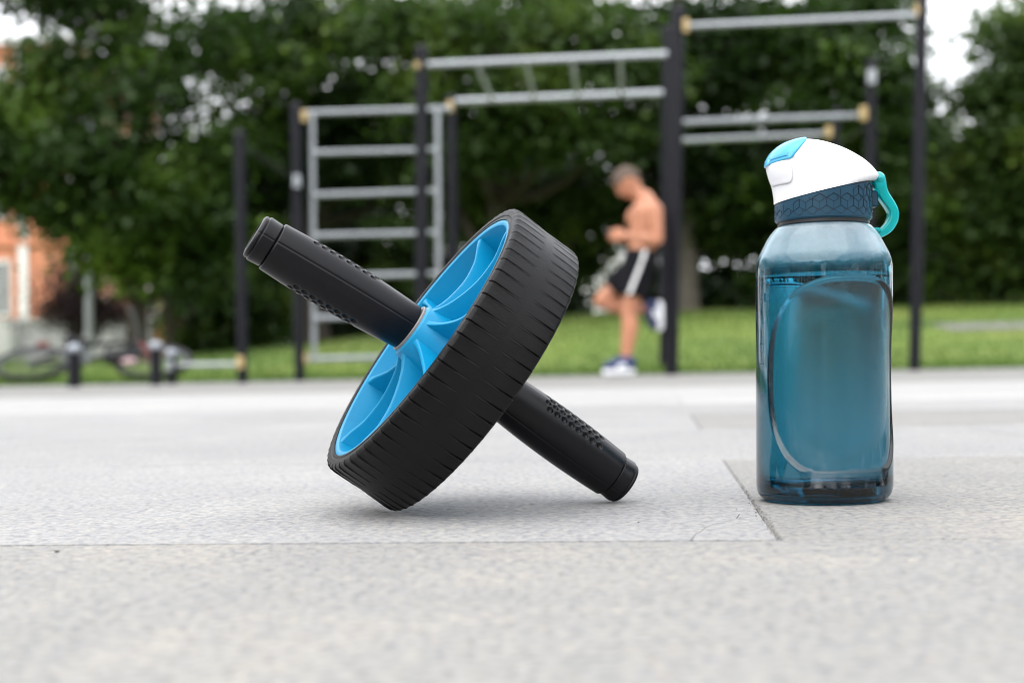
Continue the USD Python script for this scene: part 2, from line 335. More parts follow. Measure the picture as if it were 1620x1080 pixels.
base = np.array([(-700, -300, -0.07), (700, -300, -0.07), (700, 900, -0.07), (-700, 900, -0.07)], float)
single('ground', (base, np.array([[0, 1, 2, 3]])), joint_mat, kind='structure')
n = 46000
gd = rng.random(n) ** 1.6 * 9.0; gxx = rng.uniform(-7.5, 7.0, n) * (1 + gd / 14); gy = edge_y(gxx) + 0.01 + gd
a = rng.random(n) * 2 * PI; h = rng.uniform(0.025, 0.06, n) * (1 + 0.02 * gd); w = rng.uniform(0.004, 0.009, n)
P0 = np.stack([gxx, gy, land(gxx, gy) - 0.004], -1); dv = np.stack([np.cos(a), np.sin(a), 0 * a], -1) * w[:, None]
tip = P0 + np.stack([np.cos(a + 1.5) * h * 0.5, np.sin(a + 1.5) * h * 0.5, h], -1)
single('grass', (np.stack([P0 - dv, P0 + dv, tip], 1).reshape(-1, 3), np.arange(3 * n).reshape(-1, 3)), blade, 'mown green grass on the bank behind the paving', 'grass', kind='stuff')
# footpath across the lawn, far right
fp = []
xs = np.linspace(4.9, 16, 30); yc = 16.3 - 0.10 * (xs - 4.6)
for x, y in zip(xs, yc):
    for q in (-0.4, 0.4): fp.append((x, y + q, float(land(np.array(x), np.array(y + q))) + 0.012))
single('footpath', (np.array(fp), grid_faces(30, 2)), gran_dark, kind='structure')

# ------------------------------------------------------------------ buildings behind the trees
def building(name, label, x0, x1, y0, z0, z1, wallmat, trim, depth=9.0, band=None, storeys=3, bays=5, base_h=0.0):
    b = Thing(name, label, 'building', ((x0 + x1) / 2, y0, z0))
    b.part('wall', box(((x0 + x1) / 2, y0 + depth / 2, (z0 + z1) / 2), (x1 - x0, depth, z1 - z0)), wallmat)
    b.part('roof', box(((x0 + x1) / 2, y0 + depth / 2, z1 + 0.12), (x1 - x0 + 0.4, depth + 0.4, 0.24)), trim)
    sh = (z1 - z0 - base_h) / storeys; bw = (x1 - x0) / bays
    for s in range(storeys):
        b.part('cornice', box(((x0 + x1) / 2, y0 - 0.05, z0 + base_h + sh * (s + 1) - 0.1), (x1 - x0 + 0.06, 0.12, 0.14)), band or trim)
        for k in range(bays - 1):
            cx = x0 + bw * (k + 0.5); cz = z0 + base_h + sh * (s + 0.5)
            f = b.part('window', join([box((cx + sx * bw * 0.2, y0 - 0.03, cz), (0.09, 0.12, sh * 0.55)) for sx in (-1, 0, 1)] + [box((cx, y0 - 0.028, cz + sz * sh * 0.275), (bw * 0.4 + 0.09, 0.13, 0.09)) for sz in (-1, 1)]), trim)
            b.part('pane', box((cx, y0 - 0.005, cz), (bw * 0.4, 0.05, sh * 0.55)), glass_dark, under=f)
    for k in range(bays + 1):
        b.part('pilaster', box((x0 + bw * k, y0 - 0.045, (z0 + z1) / 2), (0.26, 0.1, z1 - z0)), trim)
    return b
YB = 40.0
building('brick_building', 'tall orange brick building with white window bands behind the left trees', gx(-195, YB), gx(118, YB), YB, 0.2, 9.4, brick_mat, wall_white, 10, brick_mat, 3, 4, 1.0)
YB2 = 47.0
building('low_brick_building', 'low orange brick wing beyond the leaning tree trunks on the left', gx(130, YB2), gx(345, YB2), YB2, 0.3, 4.4, brick_mat, wall_white, 9, brick_mat, 1, 3, 0.5)
building('white_building', 'white rendered building glimpsed between trees left of the man', gx(880, 62), gx(985, 62), 62, 0.5, 5.2, wall_white, wall_grey, 9, None, 2, 2, 0.5)
YW = 27.0
wl = Thing('garden_wall', 'pale grey low wall in front of the orange brick building', 'wall', (gx(0, YW), YW, 0.2))
w0, w1 = gx(-260, YW), gx(240, YW)
wl.part('wall_body', box(((w0 + w1) / 2, YW + 0.15, 0.55), (w1 - w0, 0.3, 1.1)), wall_grey)
wl.part('coping', box(((w0 + w1) / 2, YW + 0.15, 1.135), (w1 - w0 + 0.1, 0.4, 0.07)), wall_white)
wl.part('pier', box((gx(-10, YW - 0.4), YW - 0.3, 0.57), (0.7, 0.5, 1.16)), wall_white)
lp = Thing('lamp_post', 'slim grey lamp post standing on the grass beside the purple tree', 'lamp post', (gx(142, 23), 23, 0.2))
xl = gx(142, 23)
lp.part('pole', tube([(xl, 23, 0.1), (xl, 23, 1.2), (xl, 23, 3.9)], [0.07, 0.065, 0.05]), lamp_grey, smooth=40)
lp.part('lamp_head', trimesh.creation.capsule(0.25, 0.16).apply_translation((xl, 23, 3.95)), lamp_grey, smooth=True)

# ------------------------------------------------------------------ trees
def leaves(centres, spread, n, size, seed, flat=0.6):
    """n leaves round the clump centres: each a folded rhomb of four corners, two triangles."""
    r = np.random.default_rng(seed); k = r.integers(0, len(centres), n)
    off = r.normal(0, 1, (n, 3)) * np.asarray(spread)[k][:, None] * np.array([1, 1, 0.5])
    off[:, 2] -= 0.25 * (off[:, 0] ** 2 + off[:, 1] ** 2)             # sprays droop at their ends
    C = centres[k] + off
    nrm = r.normal(0, 1, (n, 3)) * (1 - flat) + np.array([0, 0, 1.0]) * flat + 0.35 * off; nrm /= np.linalg.norm(nrm, axis=1, keepdims=True)
    d = r.normal(0, 1, (n, 3)) + np.array([0, 0, -0.5]); d -= nrm * (d * nrm).sum(1, keepdims=True); d /= np.linalg.norm(d, axis=1, keepdims=True)
    s = np.cross(nrm, d); L = (size * r.uniform(0.65, 1.3, n))[:, None]
    a_, b_ = C - d * L * 0.5, C + d * L * 0.5
    m1 = C + s * L * 0.36 + nrm * L * 0.10; m2 = C - s * L * 0.36 + nrm * L * 0.10
    V = np.stack([a_, m1, b_, m2], 1).reshape(-1, 3); i = np.arange(n)[:, None] * 4
    return V, np.vstack([i + [0, 1, 2], i + [0, 2, 3]])
def lobes_to_clumps(lobes, per, seed, shell=0.72):
    r = np.random.default_rng(seed); out, sp = [], []
    for (c, rad, wgt) in lobes:
        m = int(per * wgt); d = r.normal(0, 1, (m, 3)); d /= np.linalg.norm(d, axis=1, keepdims=True)
        q = np.where(r.random(m) < shell, r.uniform(0.75, 1.05, m), r.uniform(0.1, 0.8, m))[:, None]
        out.append(np.asarray(c) + d * q * np.asarray(rad)); sp.append(r.uniform(0.17, 0.34, m))
    return np.vstack(out), np.concatenate(sp)
def tree(name, label, x, y, h, trunk_r, lobes, n, size, lm, seed, bm=bark, per=60, lean=0.0, group='park trees behind the exercise bars', cat='tree', fork=0.4):
    z0 = float(land(np.array(x), np.array(y))) - 0.08
    t = Thing(name, label, cat, (x, y, z0), group)
    r = np.random.default_rng(seed)
    zz = np.linspace(0, h * 0.8, 9)
    cx = x + lean * zz + 0.06 * np.cumsum(r.normal(0, 0.5, 9)) * (zz > 0.2); cy = y + 0.05 * np.cumsum(r.normal(0, 0.5, 9)) * (zz > 0.2)
    rad = trunk_r * (1 - 0.75 * zz / (h * 0.8)) + trunk_r * 0.6 * np.exp(-zz / 0.18)
    pts = np.stack([cx, cy, z0 + zz], -1)
    tp = t.part('trunk', tube(pts, rad, 12), bm, smooth=50)
    C, sp = lobes_to_clumps(lobes, per, seed)
    for (c, rd, wgt) in lobes:
        c = np.asarray(c, float); k = int(np.clip(np.searchsorted(pts[:, 2], c[2] - 0.9 * (1 + r.random())), 1, 7)); s = pts[k]
        mid = (s + c) / 2 + (0, 0, -0.15) + r.normal(0, 0.1, 3)
        t.part('limb', tube(smooth_path([s, mid, c], 7), np.linspace(rad[k] * 0.6, 0.02, 7), 7), bm, smooth=60, under=tp)
        tw = []
        for j in range(6):
            e = C[r.integers(0, len(C))]
            if np.linalg.norm(e - c) < 2.2: tw.append(tube([c * 0.6 + mid * 0.4, (c + e) / 2 + r.normal(0, 0.06, 3), e], [0.022, 0.014, 0.005], 5))
        if tw: t.part('twigs', join(tw), bm, under=tp, kind='stuff')
    t.part('crown', leaves(C, sp, n, size, seed + 1), lm, kind=None)
    return t
def L(px, py, Yd, r, w=1.0, dy=0.0):
    """A crown lobe centred where the sight line meets depth Yd."""
    p = at(px, py, Yd); r = 0.80 * r; return ((p[0], Yd + dy, p[2]), (r, r, r * 0.48), w)

def over(x, y, z, r, w=0.7): return ((x, y + 1.6, z + 0.3), (r, r, r * 0.7), w)
tree('broadleaf_tree', 'dark trunked broad-leaved tree nearest the purple bush on the left', gx(213, 19), 19.0, 8.0, 0.12, [
    L(30, -20, 19.4, .8, .6), L(175, 35, 19.2, .7, .5), L(110, -10, 19, .8, .6), L(230, 95, 19, .7, .6), L(50, 150, 18.8, .7, .7),
    L(60, 190, 19, 1.0), L(10, 290, 18.8, .6, .6), L(130, 250, 18.4, .9), L(230, 150, 18.6, 1.0), L(-30, 200, 18.8, .9), L(280, 310, 18.5, .9), L(190, 250, 18.6, 1.1), L(330, 230, 19, 1.1), L(120, 330, 19, 0.75, .8), L(230, 360, 18.6, 0.8, .9), L(330, 380, 19.4, 0.7, .7), L(-60, 280, 19, .8, .7),
    L(300, 60, 19, 1.2), L(420, 120, 19.5, 1.0), L(180, -40, 19, 1.2, .8), L(185, 395, 18.6, .6, .6), L(95, 95, 18.8, .6, .6), L(60, 230, 18.6, .7, .7), L(150, 350, 18.8, .7, .7), L(250, 425, 18.8, .6, .6), over(-4.6, 19, 6.6, 1.9), over(-3.6, 20, 7.4, 1.6)], 32000, 0.13, leaf_mid, 21)
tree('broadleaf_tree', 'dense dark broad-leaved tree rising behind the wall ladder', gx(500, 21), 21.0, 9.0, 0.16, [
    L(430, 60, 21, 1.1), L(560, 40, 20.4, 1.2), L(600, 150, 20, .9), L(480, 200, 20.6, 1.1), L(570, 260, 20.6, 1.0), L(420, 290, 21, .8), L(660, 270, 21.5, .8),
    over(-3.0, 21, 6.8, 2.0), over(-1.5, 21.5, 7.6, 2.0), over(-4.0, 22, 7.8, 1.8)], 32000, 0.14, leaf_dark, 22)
tree('broadleaf_tree', 'drooping broad-leaved tree hanging over the monkey bars', gx(790, 19), 19.6, 9.0, 0.17, [
    L(640, 40, 18.6, .9), L(700, 150, 18.2, .75), L(760, 60, 18.2, 1.0), L(840, 140, 18, .85), L(900, 50, 18.4, 1.0), L(980, 110, 18.6, .9), L(880, 210, 18.4, .6, .7), L(760, 230, 18.4, .55, .6), L(960, 200, 19, .7, .8), L(830, 20, 19.5, 1.2),
    L(720, 290, 20.2, .8), L(905, 360, 21.5, .8, .9), L(958, 330, 21.5, .7, .8), L(895, 410, 22, .6, .6), L(820, 330, 20.6, .9), L(920, 300, 20.8, .8), over(0.3, 19, 6.4, 2.1), over(1.5, 19.6, 7.4, 2.0), over(-1.0, 19.4, 7.2, 1.9)], 32000, 0.14, leaf_light, 23)
tree('broadleaf_tree', 'pale trunked broad-leaved tree directly behind the tall double post', gx(1085, 21), 21.0, 9.0, 0.15, [
    L(1060, 60, 20.6, 1.1), L(1150, 130, 20.4, 1.0), L(1120, 240, 20.8, 1.0), L(1040, 220, 21, .9), L(1060, 340, 21.4, 1.0), L(1160, 360, 21.4, 1.0), L(1200, 50, 20.6, 1.1), 
    over(2.6, 21, 6.8, 2.0), over(4.0, 21.2, 7.0, 1.8)], 24000, 0.14, leaf_dark, 24, bm=bark_pale)
tree('broadleaf_tree', 'full green tree behind the bottle and dip bars', gx(1320, 20), 20.5, 7.6, 0.13, [
    L(1260, 60, 20, 1.0), L(1350, 110, 19.8, 1.0), L(1290, 190, 20, 1.0), L(1390, 230, 20, .95), L(1240, 300, 20.4, 1.0), L(1340, 330, 20, 1.0), L(1420, 350, 20.4, .85), L(1280, 420, 21, .9), L(1390, 440, 21, .8), L(1360, 20, 20.4, .8), L(1430, 160, 20.6, .5, .6),
    over(4.3, 20.6, 6.2, 1.5)], 32000, 0.13, leaf_mid, 25)
tree('broadleaf_tree', 'light green tree at the right edge beside the sky gap', gx(1690, 20), 20.0, 7.4, 0.13, [
    L(1640, 60, 19.8, .9), L(1600, 150, 20, .75), L(1660, 220, 19.6, 1.0), L(1570, 250, 20.4, .8), L(1620, 330, 20, .9), L(1540, 350, 20.6, .85), L(1690, 380, 20, 1.0), L(1590, 420, 20.6, .75, .8), L(1720, 110, 20, 1.1), over(8.6, 20.4, 5.2, 1.6)], 30000, 0.13, leaf_light, 26)
tree('broadleaf_tree', 'rounded green tree low in the sky gap on the right', gx(1500, 27), 27.0, 5.2, 0.13, [
    L(1490, 230, 27, 1.2), L(1460, 330, 27, 1.3), L(1540, 300, 27.5, 1.3), L(1500, 420, 27, 1.3), L(1560, 420, 27.6, 1.0)], 13000, 0.14, leaf_light, 27)
tree('purple_tree', 'small purple-leaved tree in front of the grey wall', gx(128, 24), 24.0, 2.0, 0.06, [
    L(115, 475, 24, .42), L(150, 480, 24, .45), L(120, 440, 24, .45), L(190, 490, 24, .32, .7), L(95, 490, 24.2, .28, .6), L(140, 500, 23.8, .3, .7)], 6500, 0.075, leaf_purple, 28, per=40, group='small trees on the lawn')
tree('slim_tree', 'thin trunked young tree right of the leaning dark trunk', gx(270, 24), 24.0, 5.0, 0.07, [
    L(280, 400, 24, .7), L(250, 330, 24, .8), L(320, 330, 24, .8), L(330, 440, 24.4, .6, .7)], 9000, 0.12, leaf_mid, 29, group='small trees on the lawn')
# back row closing the view, each a bushy tree of its own
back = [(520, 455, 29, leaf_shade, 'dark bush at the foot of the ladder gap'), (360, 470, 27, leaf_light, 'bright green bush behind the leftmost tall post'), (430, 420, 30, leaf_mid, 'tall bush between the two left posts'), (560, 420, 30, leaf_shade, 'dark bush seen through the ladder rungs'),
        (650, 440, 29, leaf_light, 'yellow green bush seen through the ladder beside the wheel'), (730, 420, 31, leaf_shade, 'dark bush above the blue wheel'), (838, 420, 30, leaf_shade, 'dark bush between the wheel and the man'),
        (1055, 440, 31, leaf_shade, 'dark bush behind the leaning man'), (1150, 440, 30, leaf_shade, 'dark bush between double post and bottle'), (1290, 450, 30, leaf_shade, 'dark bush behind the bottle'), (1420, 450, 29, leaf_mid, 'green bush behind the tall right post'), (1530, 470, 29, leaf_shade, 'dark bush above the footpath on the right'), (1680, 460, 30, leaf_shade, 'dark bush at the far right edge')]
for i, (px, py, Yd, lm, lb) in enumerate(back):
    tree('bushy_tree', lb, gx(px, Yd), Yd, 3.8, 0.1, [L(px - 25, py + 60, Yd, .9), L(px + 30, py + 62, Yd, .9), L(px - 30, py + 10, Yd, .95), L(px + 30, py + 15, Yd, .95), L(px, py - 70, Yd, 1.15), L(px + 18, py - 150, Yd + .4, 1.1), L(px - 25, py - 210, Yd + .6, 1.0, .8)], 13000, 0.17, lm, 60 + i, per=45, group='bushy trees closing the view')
# the park goes on round the plaza: trees beside and behind the eye, seen only in the bottle and as shade on the horizon
r_ = np.random.default_rng(77); m_ = 1900
az = r_.uniform(math.radians(27), math.radians(333), m_); ra = r_.uniform(21, 33, m_); hz = 0.3 + 10.5 * r_.random(m_) ** 0.9 * (0.55 + 0.45 * meshkit.noise(np.stack([az * 9, az * 0, az * 0], -1)))
wc = np.stack([np.sin(az) * ra, np.cos(az) * ra, hz], -1)
single('park_wood', leaves(wc, r_.uniform(.5, .9, m_), 76000, 0.42, 78), leaf_dark, 'belt of dark green trees all round the plaza', 'trees', kind='stuff')
#@@OBJECTS
# ------------------------------------------------------------------ exercise rig
YR = 11.2
def floor_z(x, y): return float(max(0.0, land(np.array(x), np.array(y)))) if y > edge_y(x) else 0.0
rig = Thing('exercise_rig', 'black post exercise rig with galvanised bars, wall ladder and monkey bars', 'exercise rig', (gx(760, YR), YR, 0))
def post(px, topx, topy, wpx, Yd, bottom_px=None, name='post'):
    """A round post with a rounded cap; leans as far as the photograph shows it leaning."""
    b = at(px, 590, Yd); b[2] = 0; t = at(topx, topy, Yd); r = wpx / 2 / FPX * Yd
    rig_p = rig.part(name, tube([b, b * 0.999 + t * 0.001, t * 0.998 + b * 0.002, t - (0, 0, 0.006), t + (0, 0, 0.004)], [r, r, r, r * 0.94, r * 0.7], 20), post_mat, smooth=45)
    rig.part('post_cap', tube([t - (0, 0, 0.0), t + (0, 0, 0.018), t + (0, 0, 0.03)], [r * 1.02, r * 0.85, r * 0.3], 16), post_mat, smooth=45, under=rig_p)
    return rig_p, b, t, r
def clamp(under, px, py, Yd, w=13, h=24, m=None):
    c = at(px, py, Yd); u = Yd / FPX * 0.75
    rig.part('clamp', join([box(c, (w * u, w * u * 1.2, h * u), 0.006), box(c + (0, -w * u * 0.62, 0), (w * u * 0.35, 0.014, h * u * 0.35), 0.003)]), m or clamp_mat, under=under)
def bar(p0, Y0, p1, Y1, wpx, name='bar', m=None, under=None):
    a, b = at(*p0, Y0), at(*p1, Y1); r = 0.73 * wpx / 2 / FPX * (Y0 + Y1) / 2
    return rig.part(name, tube([a, a * .5 + b * .5, b], r, 12), m or galv, smooth=40, under=under)
YB_ = YR + 1.5
p1, *_ = post(384, 379, 212, 16.5, 10.7); p2, *_ = post(474, 468, 168, 16.5, 11.4)
p3, *_ = post(667, 667, 77, 19, YR); p3b, *_ = post(719, 714, 155, 15.5, YB_)
Y4 = 10.8
p4, *_ = post(1062, 1073, 16, 22, Y4); p4b, *_ = post(1050, 1056, 46, 16, YB_)
p5, *_ = post(1447, 1460, -45, 19, 10.6); p6, *_ = post(1372, 1379, 100, 17, 11.6); p7, *_ = post(1320, 1323, 175, 12.5, 13.6)
lad = bar((494, 176), 11.5, (497, 572), 11.5, 11.5, 'wall_ladder')
lad2 = bar((692, 167), 11.9, (695, 562), 11.9, 11.5, 'wall_ladder')
for (yl, yr, xl, xr) in ((179, 172, 484, 712), (242, 237, 494, 693), (309, 302, 494, 693), (373, 368, 494, 694), (438, 433, 494, 694), (503, 498, 494, 695), (568, 563, 484, 718)):
    bar((xl, yl), 11.48, (xr, yr), 12.0, 11.5, 'rung', under=lad)
for (x, y) in ((481, 184), (481, 567)): clamp(p2, x, y, 11.42)
clamp(p2, 470, 287, 11.3, 14, 27, galv); clamp(p3b, 712, 169, 12.5, 14, 22); clamp(p3, 660, 104, 11.1, 11, 13)
bar((392, 236), 10.8, (466, 284), 11.35, 6, 'chain_bar', post_mat)
top1 = bar((676, 103), YR, (1056, 86), Y4, 15, 'monkey_bar_rail'); top2 = bar((718, 161), YB_, (1050, 147), YB_, 15, 'monkey_bar_rail')
for (xa, ya, xb, yb) in ((753, 100, 778, 158), (831, 97, 845, 155), (904, 94, 913, 152), (981, 90, 983, 149)):
    bar((xa, ya), YR, (xb, yb), YB_, 9, 'monkey_bar_rung', lamp_grey, under=top1)
bar((1080, 42), Y4, (1455, 24), 10.6, 13, 'pull_up_bar'); clamp(p4, 1085, 41, Y4 - .05, 13, 28); clamp(p5, 1452, 17, 10.6, 12, 30)
bar((1072, 194), Y4, (1366, 183), 11.6, 12, 'dip_bar'); bar((1076, 223), 12.2, (1312, 212), 13.6, 11, 'dip_bar')
clamp(p6, 1366, 180, 11.55, 14, 30); clamp(p7, 1311, 209, 13.5, 12, 24); clamp(p6, 1379, 122, 11.5, 15, 30, lamp_grey)
bar((1330, 228), 13.4, (1376, 196), 11.7, 6, 'brace', post_mat)
low_b = at(272, 600, 10.9); low_b[2] = 0
lowp = rig.part('short_post', tube([low_b, low_b + (0, 0, .01), low_b + (0, 0, .235)], 8.5 / FPX * 10.9, 16), post_mat, smooth=45)
def dome_cap(c, r): return trimesh.creation.icosphere(3, 1.0).apply_transform(np.diag([r, r, r * 0.72, 1])).apply_translation(c)
rig.part('dome_cap', dome_cap(low_b + (0, 0, .235), 11 / FPX * 10.9), dome_mat, smooth=True, under=lowp)
clamp(lowp, 268, 578, 10.8, 11, 22, galv); clamp(p1, 380, 573, 10.6, 14, 26)
bar((278, 577), 10.9, (378, 576), 10.7, 9, 'low_rail', lamp_grey)
def bollard(px, topy, Yd, wpx, label):
    b = at(px, 600, Yd); b[2] = 0.0; h = at(px, topy, Yd)[2]; r = wpx / 2 / FPX * Yd
    t = Thing('bollard', label, 'bollard', b, 'black bollards with domed metal caps')
    t.part('post', tube([b - (0, 0, .02), b + (0, 0, .01), b + (0, 0, h - r * .8)], r, 20), post_mat, smooth=45)
    t.part('dome_cap', dome_cap(b + (0, 0, h - r * .75), r * 1.22), dome_mat, smooth=True)
bollard(118, 544, 9.9, 21, 'black bollard with silver domed cap standing in front of the lying bicycle')
bollard(247, 540, 10.2, 19, 'black bollard with silver domed cap between bicycle and short rail post')

# ------------------------------------------------------------------ bicycle lying on the grass edge
by = 12.35
bc = Thing('bicycle', 'black mountain bicycle lying on its side at the grass edge', 'bicycle', (gx(115, by), by, 0.02))
bo = np.array([gx(40, by), by, 0.0]); tilt = math.radians(24); e1 = np.array([1.0, 0.10, 0.0]); e1 /= np.linalg.norm(e1); e2 = np.array([-0.1 * math.cos(tilt), math.cos(tilt), math.sin(tilt)]); e3 = np.cross(e1, e2)
def B(u, v, w=0.0): return bo + e1 * u + e2 * v + e3 * w + (0, 0, 0.07)
def ring(cu, cv, r, rad, w=0.0, n=40):
    t = np.linspace(0, 2 * PI, n + 1); return tube([B(cu + r * math.cos(a), cv + r * math.sin(a), w) for a in t], rad, 8, False)
for cu in (0.0, 1.05):
    ty = bc.part('wheel', ring(cu, 0.3, 0.315, 0.032), bike_black, smooth=True)
    bc.part('rim', ring(cu, 0.3, 0.285, 0.011), bike_grey, smooth=True, under=ty)
    bc.part('spokes', join([tube([B(cu, 0.3), B(cu + .28 * math.cos(a), .3 + .28 * math.sin(a))], 0.0022, 5) for a in np.linspace(0, 2 * PI, 18, endpoint=False)]), bike_grey, under=ty, kind='stuff')
    bc.part('hub', tube([B(cu, .3, -.05), B(cu, .3, .05)], 0.022, 10), bike_grey, under=ty)
fr = [((0, .3), (.42, .28)), ((.42, .28), (.30, .74)), ((0, .3), (.30, .70)), ((.42, .28), (.86, .70)), ((.32, .68), (.84, .76)), ((.84, .82), (.90, .60))]
bc.part('frame', join([tube([B(*a), B(*b)], 0.019, 10) for a, b in fr]), bike_black, smooth=50)
bc.part('fork', join([tube([B(.90, .60, s), B(1.05, .3, s)], 0.016, 8) for s in (-.055, .055)]), bike_red, smooth=50)
bc.part('saddle', tube(smooth_path([B(.18, .80), B(.28, .81), B(.40, .80)], 9), [.05, .065, .06, .05, .04, .034, .03, .026, .018], 10), bike_black, smooth=60)
bc.part('handlebar', tube(smooth_path([B(.78, .86, -.30), B(.84, .86, -.05), B(.84, .86, .05), B(.78, .86, .30)], 16), 0.015, 8), bike_grey, smooth=50)
bc.part('crankset', join([ring(.42, .28, .09, .006, .05), tube([B(.42, .28, .06), B(.52, .15, .06)], .012, 8), box(B(.52, .15, .11), (.09, .06, .02), .005)]), bike_grey, smooth=40)
bc.part('tail_light', box(B(.02, .66, 0.03), (.10, .07, .06), .012), bike_red)
bag = Thing('bag', 'small black and pink bag lying on the bicycle by the rail', 'bag', at(195, 566, 11.9))
bq = at(190, 565, 11.9)
bag.part('bag_body', trimesh.creation.icosphere(3, 1.0).apply_transform(np.diag([.15, .10, .075, 1])).apply_translation(bq), bike_black, smooth=True)
bag.part('pocket', trimesh.creation.icosphere(2, 1.0).apply_transform(np.diag([.07, .04, .03, 1])).apply_translation(bq + (.09, -.07, -.035)), bike_pink, smooth=True)
bag.part('strap', tube(smooth_path([bq + (-.12, 0, .04), bq + (-.05, -.02, .12), bq + (.06, -.02, .12), bq + (.12, 0, .04)], 14), .012, 8), bike_black, smooth=True)

# ------------------------------------------------------------------ the man leaning on the post
YM = 10.62
sc_ = YM / FPX
def Jp(px, py, dy=0.0): p = at(px, py, YM); return p + (0, dy, 0)
def sph(c, r, n=20): return Manifold.sphere(float(r), n).translate([float(v) for v in c])
def bone(a, b, ra, rb, n=20): return (sph(a, ra, n) + sph(b, rb, n)).hull()
def chain(ps, rs, n=20):
    m = bone(ps[0], ps[1], rs[0], rs[1], n)
    for i in range(1, len(ps) - 1): m = m + bone(ps[i], ps[i + 1], rs[i], rs[i + 1], n)
    return m
def hullp(ps, n=18):
    m = sph(*ps[0], n)
    for p in ps[1:]: m = m + sph(*p, n)
    return m.hull()
def soft(m, edge, it=12):
    v, f = vf(m.refine_to_length(edge)); t = trimesh.Trimesh(v, f, process=True); trimesh.smoothing.filter_taubin(t, 0.5, -0.53, it)
    return t
def person():
    foot0 = Jp(990, 595); drop = foot0[2] - 0.0
    lift = lambda p: np.asarray(p) - (0, 0, drop - 0.002)
    J = lambda px, py, dy=0.0: lift(Jp(px, py, dy))
    t = Thing('person', 'shirtless man in black shorts leaning on the post looking at his phone', 'person', (J(1000, 594)[0], YM, 0.0))
    # torso: pelvis, waist, ribs, shoulders (he faces left, his left side towards us: dy < 0 is his left)
    pel = J(1012, 418); wai = J(1013, 392); rib = J(1018, 362); che = J(1020, 340); neck0 = J(1021, 318); neck1 = J(1004, 303)
    m = hullp([(pel + (0, -.09, 0), .105), (pel + (0, .09, 0), .105), (wai + (0, -.075, .0), .088), (wai + (0, .075, 0), .088)])
    m += hullp([(wai + (0, -.075, 0), .088), (wai + (0, .075, 0), .088), (rib + (0, -.085, 0), .105), (rib + (0, .085, 0), .105)])
    m += hullp([(rib + (0, -.085, 0), .105), (rib + (0, .085, 0), .105), (che + (-.01, -.10, 0), .105), (che + (-.01, .10, 0), .105), (J(1030, 334) + (0, -.06, 0), .075), (J(1030, 334) + (0, .06, 0), .075)])
    m += hullp([(J(1006, 345) + (0, -.07, 0), .075), (J(1006, 345) + (0, .07, 0), .075), (che + (0, -.11, 0), .09), (che + (0, .11, 0), .09)])
    m += hullp([(J(1028, 330) + (0, -.13, 0), .055), (J(1028, 330) + (0, .13, 0), .055), (neck0 + (0, 0, .02), .062)])
    m += bone(neck0, neck1, .064, .056)
    # head: tilted down, face to the left
    hc = J(993, 290); fwd = np.array([-.82, 0, -.57]); up = np.array([-.57, 0, .82]); sd = np.array([0, -1.0, 0])
    H = lambda f, u, s=0.0: hc + (fwd * f + up * u + sd * s) * 0.93
    m += hullp([(H(-.015, .035), .085), (H(.02, .03), .08), (H(-.035, .01), .075), (H(.045, -.02, .0), .055)], 24)
    m += hullp([(H(.04, -.02, .03), .04), (H(.04, -.02, -.03), .04), (H(.06, -.085, .0), .026), (H(.0, -.07, .045), .022), (H(.0, -.07, -.045), .022), (H(.03, .03), .07)], 20)   # jaw
    m += hullp([(H(.098, .0), .010), (H(.118, -.036), .012), (H(.09, -.04, .012), .010), (H(.09, -.04, -.012), .010)], 12)                                                         # nose
    m += hullp([(H(.093, -.068, .016), .009), (H(.093, -.068, -.016), .009), (H(.099, -.066), .009)], 10) + hullp([(H(.088, .028, .035), .012), (H(.088, .028, -.035), .012), (H(.098, .026), .011)], 10)
    for s in (-1, 1): m += hullp([(H(-.01, .015, s * .078), .012), (H(-.02, .0, s * .082), .014), (H(-.008, -.025, s * .076), .009)], 10)                                              # ears
    m += bone(H(-.03, -.02), neck1, .066, .058)
    # arms: elbows back, forearms forward, hands together holding the phone
    hands = []
    for s in (-1, 1):
        sh = J(1031, 337) + (0, s * .185, 0); el = J(1036, 384) + (.0, s * .21, 0); wr = J(989, 376) + (0, s * .075, 0)
        m += chain([sh + (-.01, s * -.05, .005), sh, sh * .45 + el * .55, el], [.062, .064, .052, .040])
        m += chain([el, el * .65 + wr * .35, wr], [.042, .046, .028])
        d = np.array([-.96, -s * .22, .14]); d /= np.linalg.norm(d); inn = np.array([0, -s * 1.0, 0]); inn -= d * (inn @ d); inn /= np.linalg.norm(inn); upn = np.array([0., 0, 1.0]); upn -= d * (upn @ d); upn /= np.linalg.norm(upn)
        Q = lambda a, b, c: wr + d * a + upn * b + inn * c
        m += hullp([(Q(.0, .0, 0), .026), (Q(.03, .02, 0), .017), (Q(.03, -.025, 0), .017), (Q(.085, .032, 0), .013), (Q(.085, -.034, 0), .012)], 14)
        for k, (b, ln) in enumerate(((.032, .92), (.011, 1.0), (-.012, .94), (-.033, .76))):      # four fingers curling round the phone from below
            k0 = Q(.085, b, 0); k1 = Q(.085 + .038 * ln, b, .012); k2 = Q(.085 + .052 * ln, b, .036 * ln + .01); k3 = Q(.085 + .048 * ln, b, .058 * ln + .008)
            m += chain([k0, k1, k2, k3], [.0115, .0105, .009, .008], 12)
        m += chain([Q(.02, .028, .012), Q(.055, .052, .026), Q(.085, .05, .045), Q(.105, .04, .05)], [.017, .013, .011, .009], 12)   # thumb over the screen side
        hands.append(Q(.11, .0, .03))
    # legs: left leg standing (nearer to us), right knee forward with its foot on the post
    hipL, kneeL, ankL = J(1008, 432) + (0, -.09, 0), J(992, 494) + (0, -.10, 0), J(987, 574) + (0, -.10, 0)
    hipR, kneeR, ankR = J(1004, 430) + (0, .09, 0), J(953, 475) + (0, .10, 0), J(1025, 489) + (0, .09, 0)
